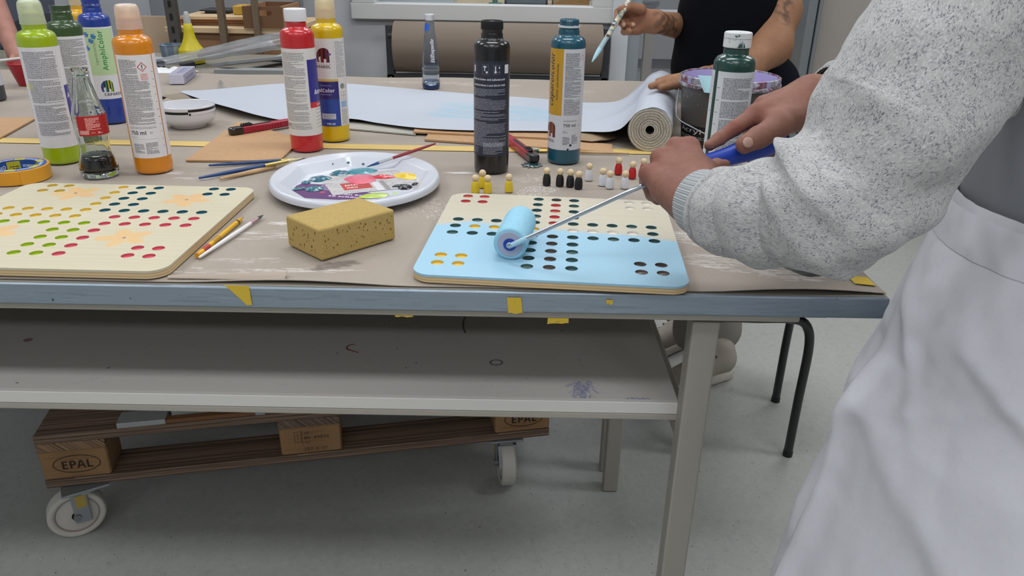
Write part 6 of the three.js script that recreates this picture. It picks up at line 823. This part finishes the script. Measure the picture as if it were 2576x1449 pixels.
// ---- the person across the table
{
  const t = thing('person', 'person in dark navy shirt with tattooed arms holding a thin brush', 'person', [0, 0, 0]);
  const W = [0.366, 1.1297, -2.1433]; const hand = [
    [[0.5528, 1.0815, -2.5052], W, 0.044, 0.027, 0.02], [W, [0.3135, 1.1556, -2.1439], 0.025, 0.016, 0.014], [W, [0.3091, 1.1336, -2.145], 0.025, 0.015, 0.014], [W, [0.3179, 1.1126, -2.1356], 0.023, 0.014, 0.014],
    [[0.3227, 1.1611, -2.1245], [0.2893, 1.1683, -2.1112], 0.0145, 0.0115, 0.006], [[0.2893, 1.1683, -2.1112], [0.2655, 1.1621, -2.0975], 0.0112, 0.0088, 0.003], [[0.3046, 1.1489, -2.1519], [0.2651, 1.1537, -2.1321], 0.0115, 0.01, 0.006], [[0.2651, 1.1537, -2.1321], [0.258, 1.1368, -2.0972], 0.0098, 0.008, 0.003],
    [[0.3086, 1.1308, -2.1547], [0.2728, 1.1296, -2.1378], 0.0115, 0.01, 0.006], [[0.2728, 1.1296, -2.1378], [0.2757, 1.1258, -2.0922], 0.0098, 0.0085, 0.003], [[0.3173, 1.1174, -2.1487], [0.2849, 1.1179, -2.127], 0.0112, 0.0098, 0.006], [[0.2849, 1.1179, -2.127], [0.3004, 1.1253, -2.092], 0.0095, 0.0082, 0.003], [[0.3223, 1.1069, -2.1331], [0.2823, 1.1059, -2.1162], 0.0102, 0.0088, 0.006], [[0.2823, 1.1059, -2.1162], [0.2925, 1.1101, -2.0852], 0.0088, 0.0075, 0.003]];
  const LW = [0.4874, 1.004, -2.0213], arm2 = [
    [[0.7442, 1.2411, -2.3465], [0.7279, 1.1509, -2.2733], 0.06, 0.058, 0.03], [[0.7279, 1.1509, -2.2733], [0.6975, 1.0691, -2.1929], 0.058, 0.05, 0.03], [[0.6975, 1.0691, -2.1929], [0.6068, 1.017, -2.1038], 0.052, 0.04, 0.03], [[0.6068, 1.017, -2.1038], LW, 0.04, 0.028, 0.02]], hand2 = [[LW, [0.5168, 1.0058, -2.0385], 0.028, 0.03, 0.02], [LW, [0.3901, 1.0139, -1.9162], 0.026, 0.016, 0.014], [LW, [0.3939, 1.0085, -1.9028], 0.025, 0.014, 0.014], [[0.3901, 1.0139, -1.9162], [0.3496, 1.0145, -1.8726], 0.0125, 0.0108, 0.006], [[0.3496, 1.0145, -1.8726], [0.3179, 1.0121, -1.8387], 0.0105, 0.008, 0.003], [[0.3939, 1.0085, -1.9028], [0.3649, 1.0078, -1.8696], 0.0112, 0.0098, 0.006], [[0.3649, 1.0078, -1.8696], [0.3423, 1.0066, -1.8472], 0.0095, 0.0078, 0.003], [[0.408, 1.0165, -1.9502], [0.3706, 1.018, -1.918], 0.0108, 0.0095, 0.006], [[0.3706, 1.018, -1.918], [0.3438, 1.0155, -1.895], 0.0092, 0.0076, 0.003], [LW, [0.4265, 1.0004, -1.9211], 0.018, 0.012, 0.01]];
  const sk = skinColor(0x9c7558, { nail: 0xbd9a84, warm: 0x8c5846, nails: [[[0.2764, 1.1268, -2.0817], 0.006], [[0.301, 1.1272, -2.0819], 0.006]], ink: [[[0.3838, 1.1329, -2.1447], 0.05, 60], [[0.4246, 1.1114, -2.2118], 0.05, 60], [[0.719, 1.1713, -2.2166], 0.036, 75], [[0.7212, 1.1435, -2.1823], 0.026, 75], [[0.6941, 1.1807, -2.2209], 0.026, 75]], warmAt: [[[0.321, 1.1412, -2.1156], 0.07], [[0.2732, 1.1319, -2.1004], 0.03]] });
  const HP = [0.62, 1.68, -2.3], HF = [-0.35, 0.937]; part('body', merge([blob(hand, 0.003, sk), blob(hand2, 0.003, sk), blob(arm2, 0.006, sk), blob(headCaps(HP, HF), 0.007, sk)]), skinMat, t); part('hair', blob(hairCaps(HP, HF), 0.012), mat(0x2a201a, 0.8), t);
  part('shirt', blob([[[0.585, 1.0, -2.3], [0.59, 1.14, -2.31], 0.134, 0.122, 0.04], [[0.59, 1.14, -2.31], [0.605, 1.38, -2.33], 0.122, 0.128, 0.04], [[0.47, 1.42, -2.33], [0.76, 1.42, -2.28], 0.075, 0.08, 0.06], [[0.7557, 1.2922, -2.4022], [0.7402, 1.2108, -2.322], 0.072, 0.072, 0.03], [[0.65, 1.0, -2.28], [0.66, 1.15, -2.3], 0.1, 0.09, 0.05], [[0.5, 1.42, -2.36], [0.55, 1.27, -2.43], 0.07, 0.07, 0.03], [[0.62, 1.44, -2.32], [0.62, 1.5, -2.31], 0.09, 0.075, 0.04]], 0.01, null, (d, x, y, z) => Math.max(d + 0.004 * nz(x * 9, y * 6, z * 9), 0.968 + 0.02 * Math.sin(x * 9) - y)), mat(0x06070e, 0.95, { specularIntensity: 0.3 }), t);
  part('trousers', blob([[[0.64, 0.92, -2.3], [0.7, 0.92, -2.31], 0.125, 0.13, 0.04], [[0.61, 0.86, -2.3], [0.59, 0.46, -2.27], 0.095, 0.08, 0.03], [[0.58, 0.46, -2.27], [0.6, 0.15, -2.26], 0.08, 0.066, 0.02], [[0.7, 0.86, -2.31], [0.71, 0.46, -2.36], 0.1, 0.08, 0.03], [[0.71, 0.46, -2.36], [0.7, 0.13, -2.3], 0.08, 0.07, 0.02]], 0.012, null, (d, x, y, z) => Math.max(d + 0.008 * nz(x * 16, y * 16, z * 16), y - 0.62)), mat(0x8f8a82, 0.9), t);
  part('navy_shorts', blob([[[0.64, 0.92, -2.3], [0.7, 0.92, -2.31], 0.13, 0.135, 0.04], [[0.61, 0.86, -2.3], [0.59, 0.46, -2.27], 0.1, 0.09, 0.03], [[0.7, 0.86, -2.31], [0.71, 0.46, -2.36], 0.105, 0.09, 0.03]], 0.012, null, (d, x, y, z) => Math.max(d + 0.004 * nz(x * 16, y * 16, z * 16), 0.58 - y)), mat(0x0a0c18, 0.95, { specularIntensity: 0.3 }), t);
  const shoe = (x, z, tx, tz) => { const s = part('shoe', blob([[[x, 0.075, z], [x, 0.1, z], 0.05, 0.045, 0.02], [[x, 0.06, z], [tx, 0.045, tz], 0.05, 0.036, 0.03]], 0.007, null, (d, X, Y) => Math.max(d, 0.022 - Y)), mat(0xa79d92, 0.8), t); part('sole', blob([[[x, 0.02, z], [tx, 0.018, tz], 0.054, 0.044, 0.01]], 0.007, null, (d, X, Y) => Math.max(d, 0.002 - Y, Y - 0.034)), mat(0xc9c5b8, 0.7), s); const dx = tx - x, dz = tz - z; for (let i = 0; i < 4; i++) { const k = 0.3 + i * 0.13; part('lace', bar([x + dx * k - dz * 0.2, 0.098 - i * 0.009, z + dz * k + dx * 0.2], [x + dx * k + dz * 0.2, 0.098 - i * 0.009, z + dz * k - dx * 0.2], 0.004), mat(0x6d5a50, 0.8), s); } };
  shoe(0.695, -2.245, 0.545, -2.15); shoe(0.64, -2.5, 0.51, -2.38);
}
brush('thin paint flecked brush held by the person in the navy shirt', [0.3198, 1.2277, -2.1433], [0.1928, 1.0411, -2.016], mat(0xffffff, 0.7, { map: canvas(64, 256, (x, w, h) => { x.fillStyle = '#b9ae98'; x.fillRect(0, 0, w, h); for (let i = 0; i < 120; i++) { x.fillStyle = ['#6d8a80', '#e0ddd4', '#3c3a3c', '#8fb4c0', '#cfc7b4'][i % 5]; x.fillRect(rnd() * w, rnd() * h, rr(4, 20), rr(2, 10)); } }, { wrap: true, repeat: [22, 6] }) }), mat(0x9ab4bc, 0.5), mat(0xa9d2e2, 0.5), 0.0062, [0.72, 0.84]);
// ---- the person at the left picture edge
{
  const t = thing('person', 'person at the far left edge leaning a bare forearm on the bench', 'person', [0, 0, 0]); const E = [-1.98, 1.16, -3.05], W = [-1.7674, 0.912, -2.8018]; W[1] = Math.max(W[1], 0.93);
  const arm = [[[-2.0, 1.3, -3.21], E, 0.05, 0.044, 0.02], [E, W, 0.044, 0.03, 0.02], [W, [W[0] + 0.05, 0.915, W[2] + 0.05], 0.026, 0.016, 0.012], [W, [W[0] + 0.07, 0.912, W[2] + 0.02], 0.025, 0.014, 0.012], ...[0, 1, 2, 3].map(i => [[W[0] + 0.05 + i * 0.007, 0.914, W[2] + 0.05 - i * 0.014], [W[0] + 0.1 + i * 0.008, 0.907, W[2] + 0.075 - i * 0.024], 0.011, 0.008, 0.004]), [W, [W[0] + 0.02, 0.912, W[2] + 0.07], 0.018, 0.009, 0.006]];
  const sk = skinColor(0xb08274, { warm: 0x9a5f52 }); const HP = [-2.12, 1.7, -3.42], HF = [0.6, 0.8]; part('body', merge([blob(arm, 0.006, sk), blob(headCaps(HP, HF), 0.009, sk)]), skinMat, t); part('hair', blob(hairCaps(HP, HF), 0.014), mat(0x3b2c22, 0.8), t);
  part('shirt', blob([[[-2.15, 0.95, -3.48], [-2.14, 1.36, -3.46], 0.15, 0.15, 0.05], [[-2.3, 1.42, -3.52], [-1.99, 1.42, -3.38], 0.075, 0.075, 0.05], [[-1.99, 1.42, -3.36], [-2.0, 1.34, -3.24], 0.07, 0.068, 0.03]], 0.015), mat(0x5a6070, 0.9), t);
  part('trousers', blob([[[-2.2, 0.92, -3.5], [-2.1, 0.92, -3.46], 0.135, 0.135, 0.04], [[-2.23, 0.86, -3.5], [-2.23, 0.1, -3.5], 0.1, 0.06, 0.03], [[-2.06, 0.86, -3.46], [-2.06, 0.1, -3.46], 0.1, 0.06, 0.03]], 0.016), mat(0x33363e, 0.9), t);
  for (const x of [-2.23, -2.06]) part('shoe', blob([[[x, 0.045, -3.48], [x + 0.04, 0.04, -3.36], 0.045, 0.04, 0.02]], 0.012, null, (d, X, Y) => Math.max(d, 0.004 - Y)), mat(0x2a2a2c, 0.7), t);
}

renderer.render(scene, camera);
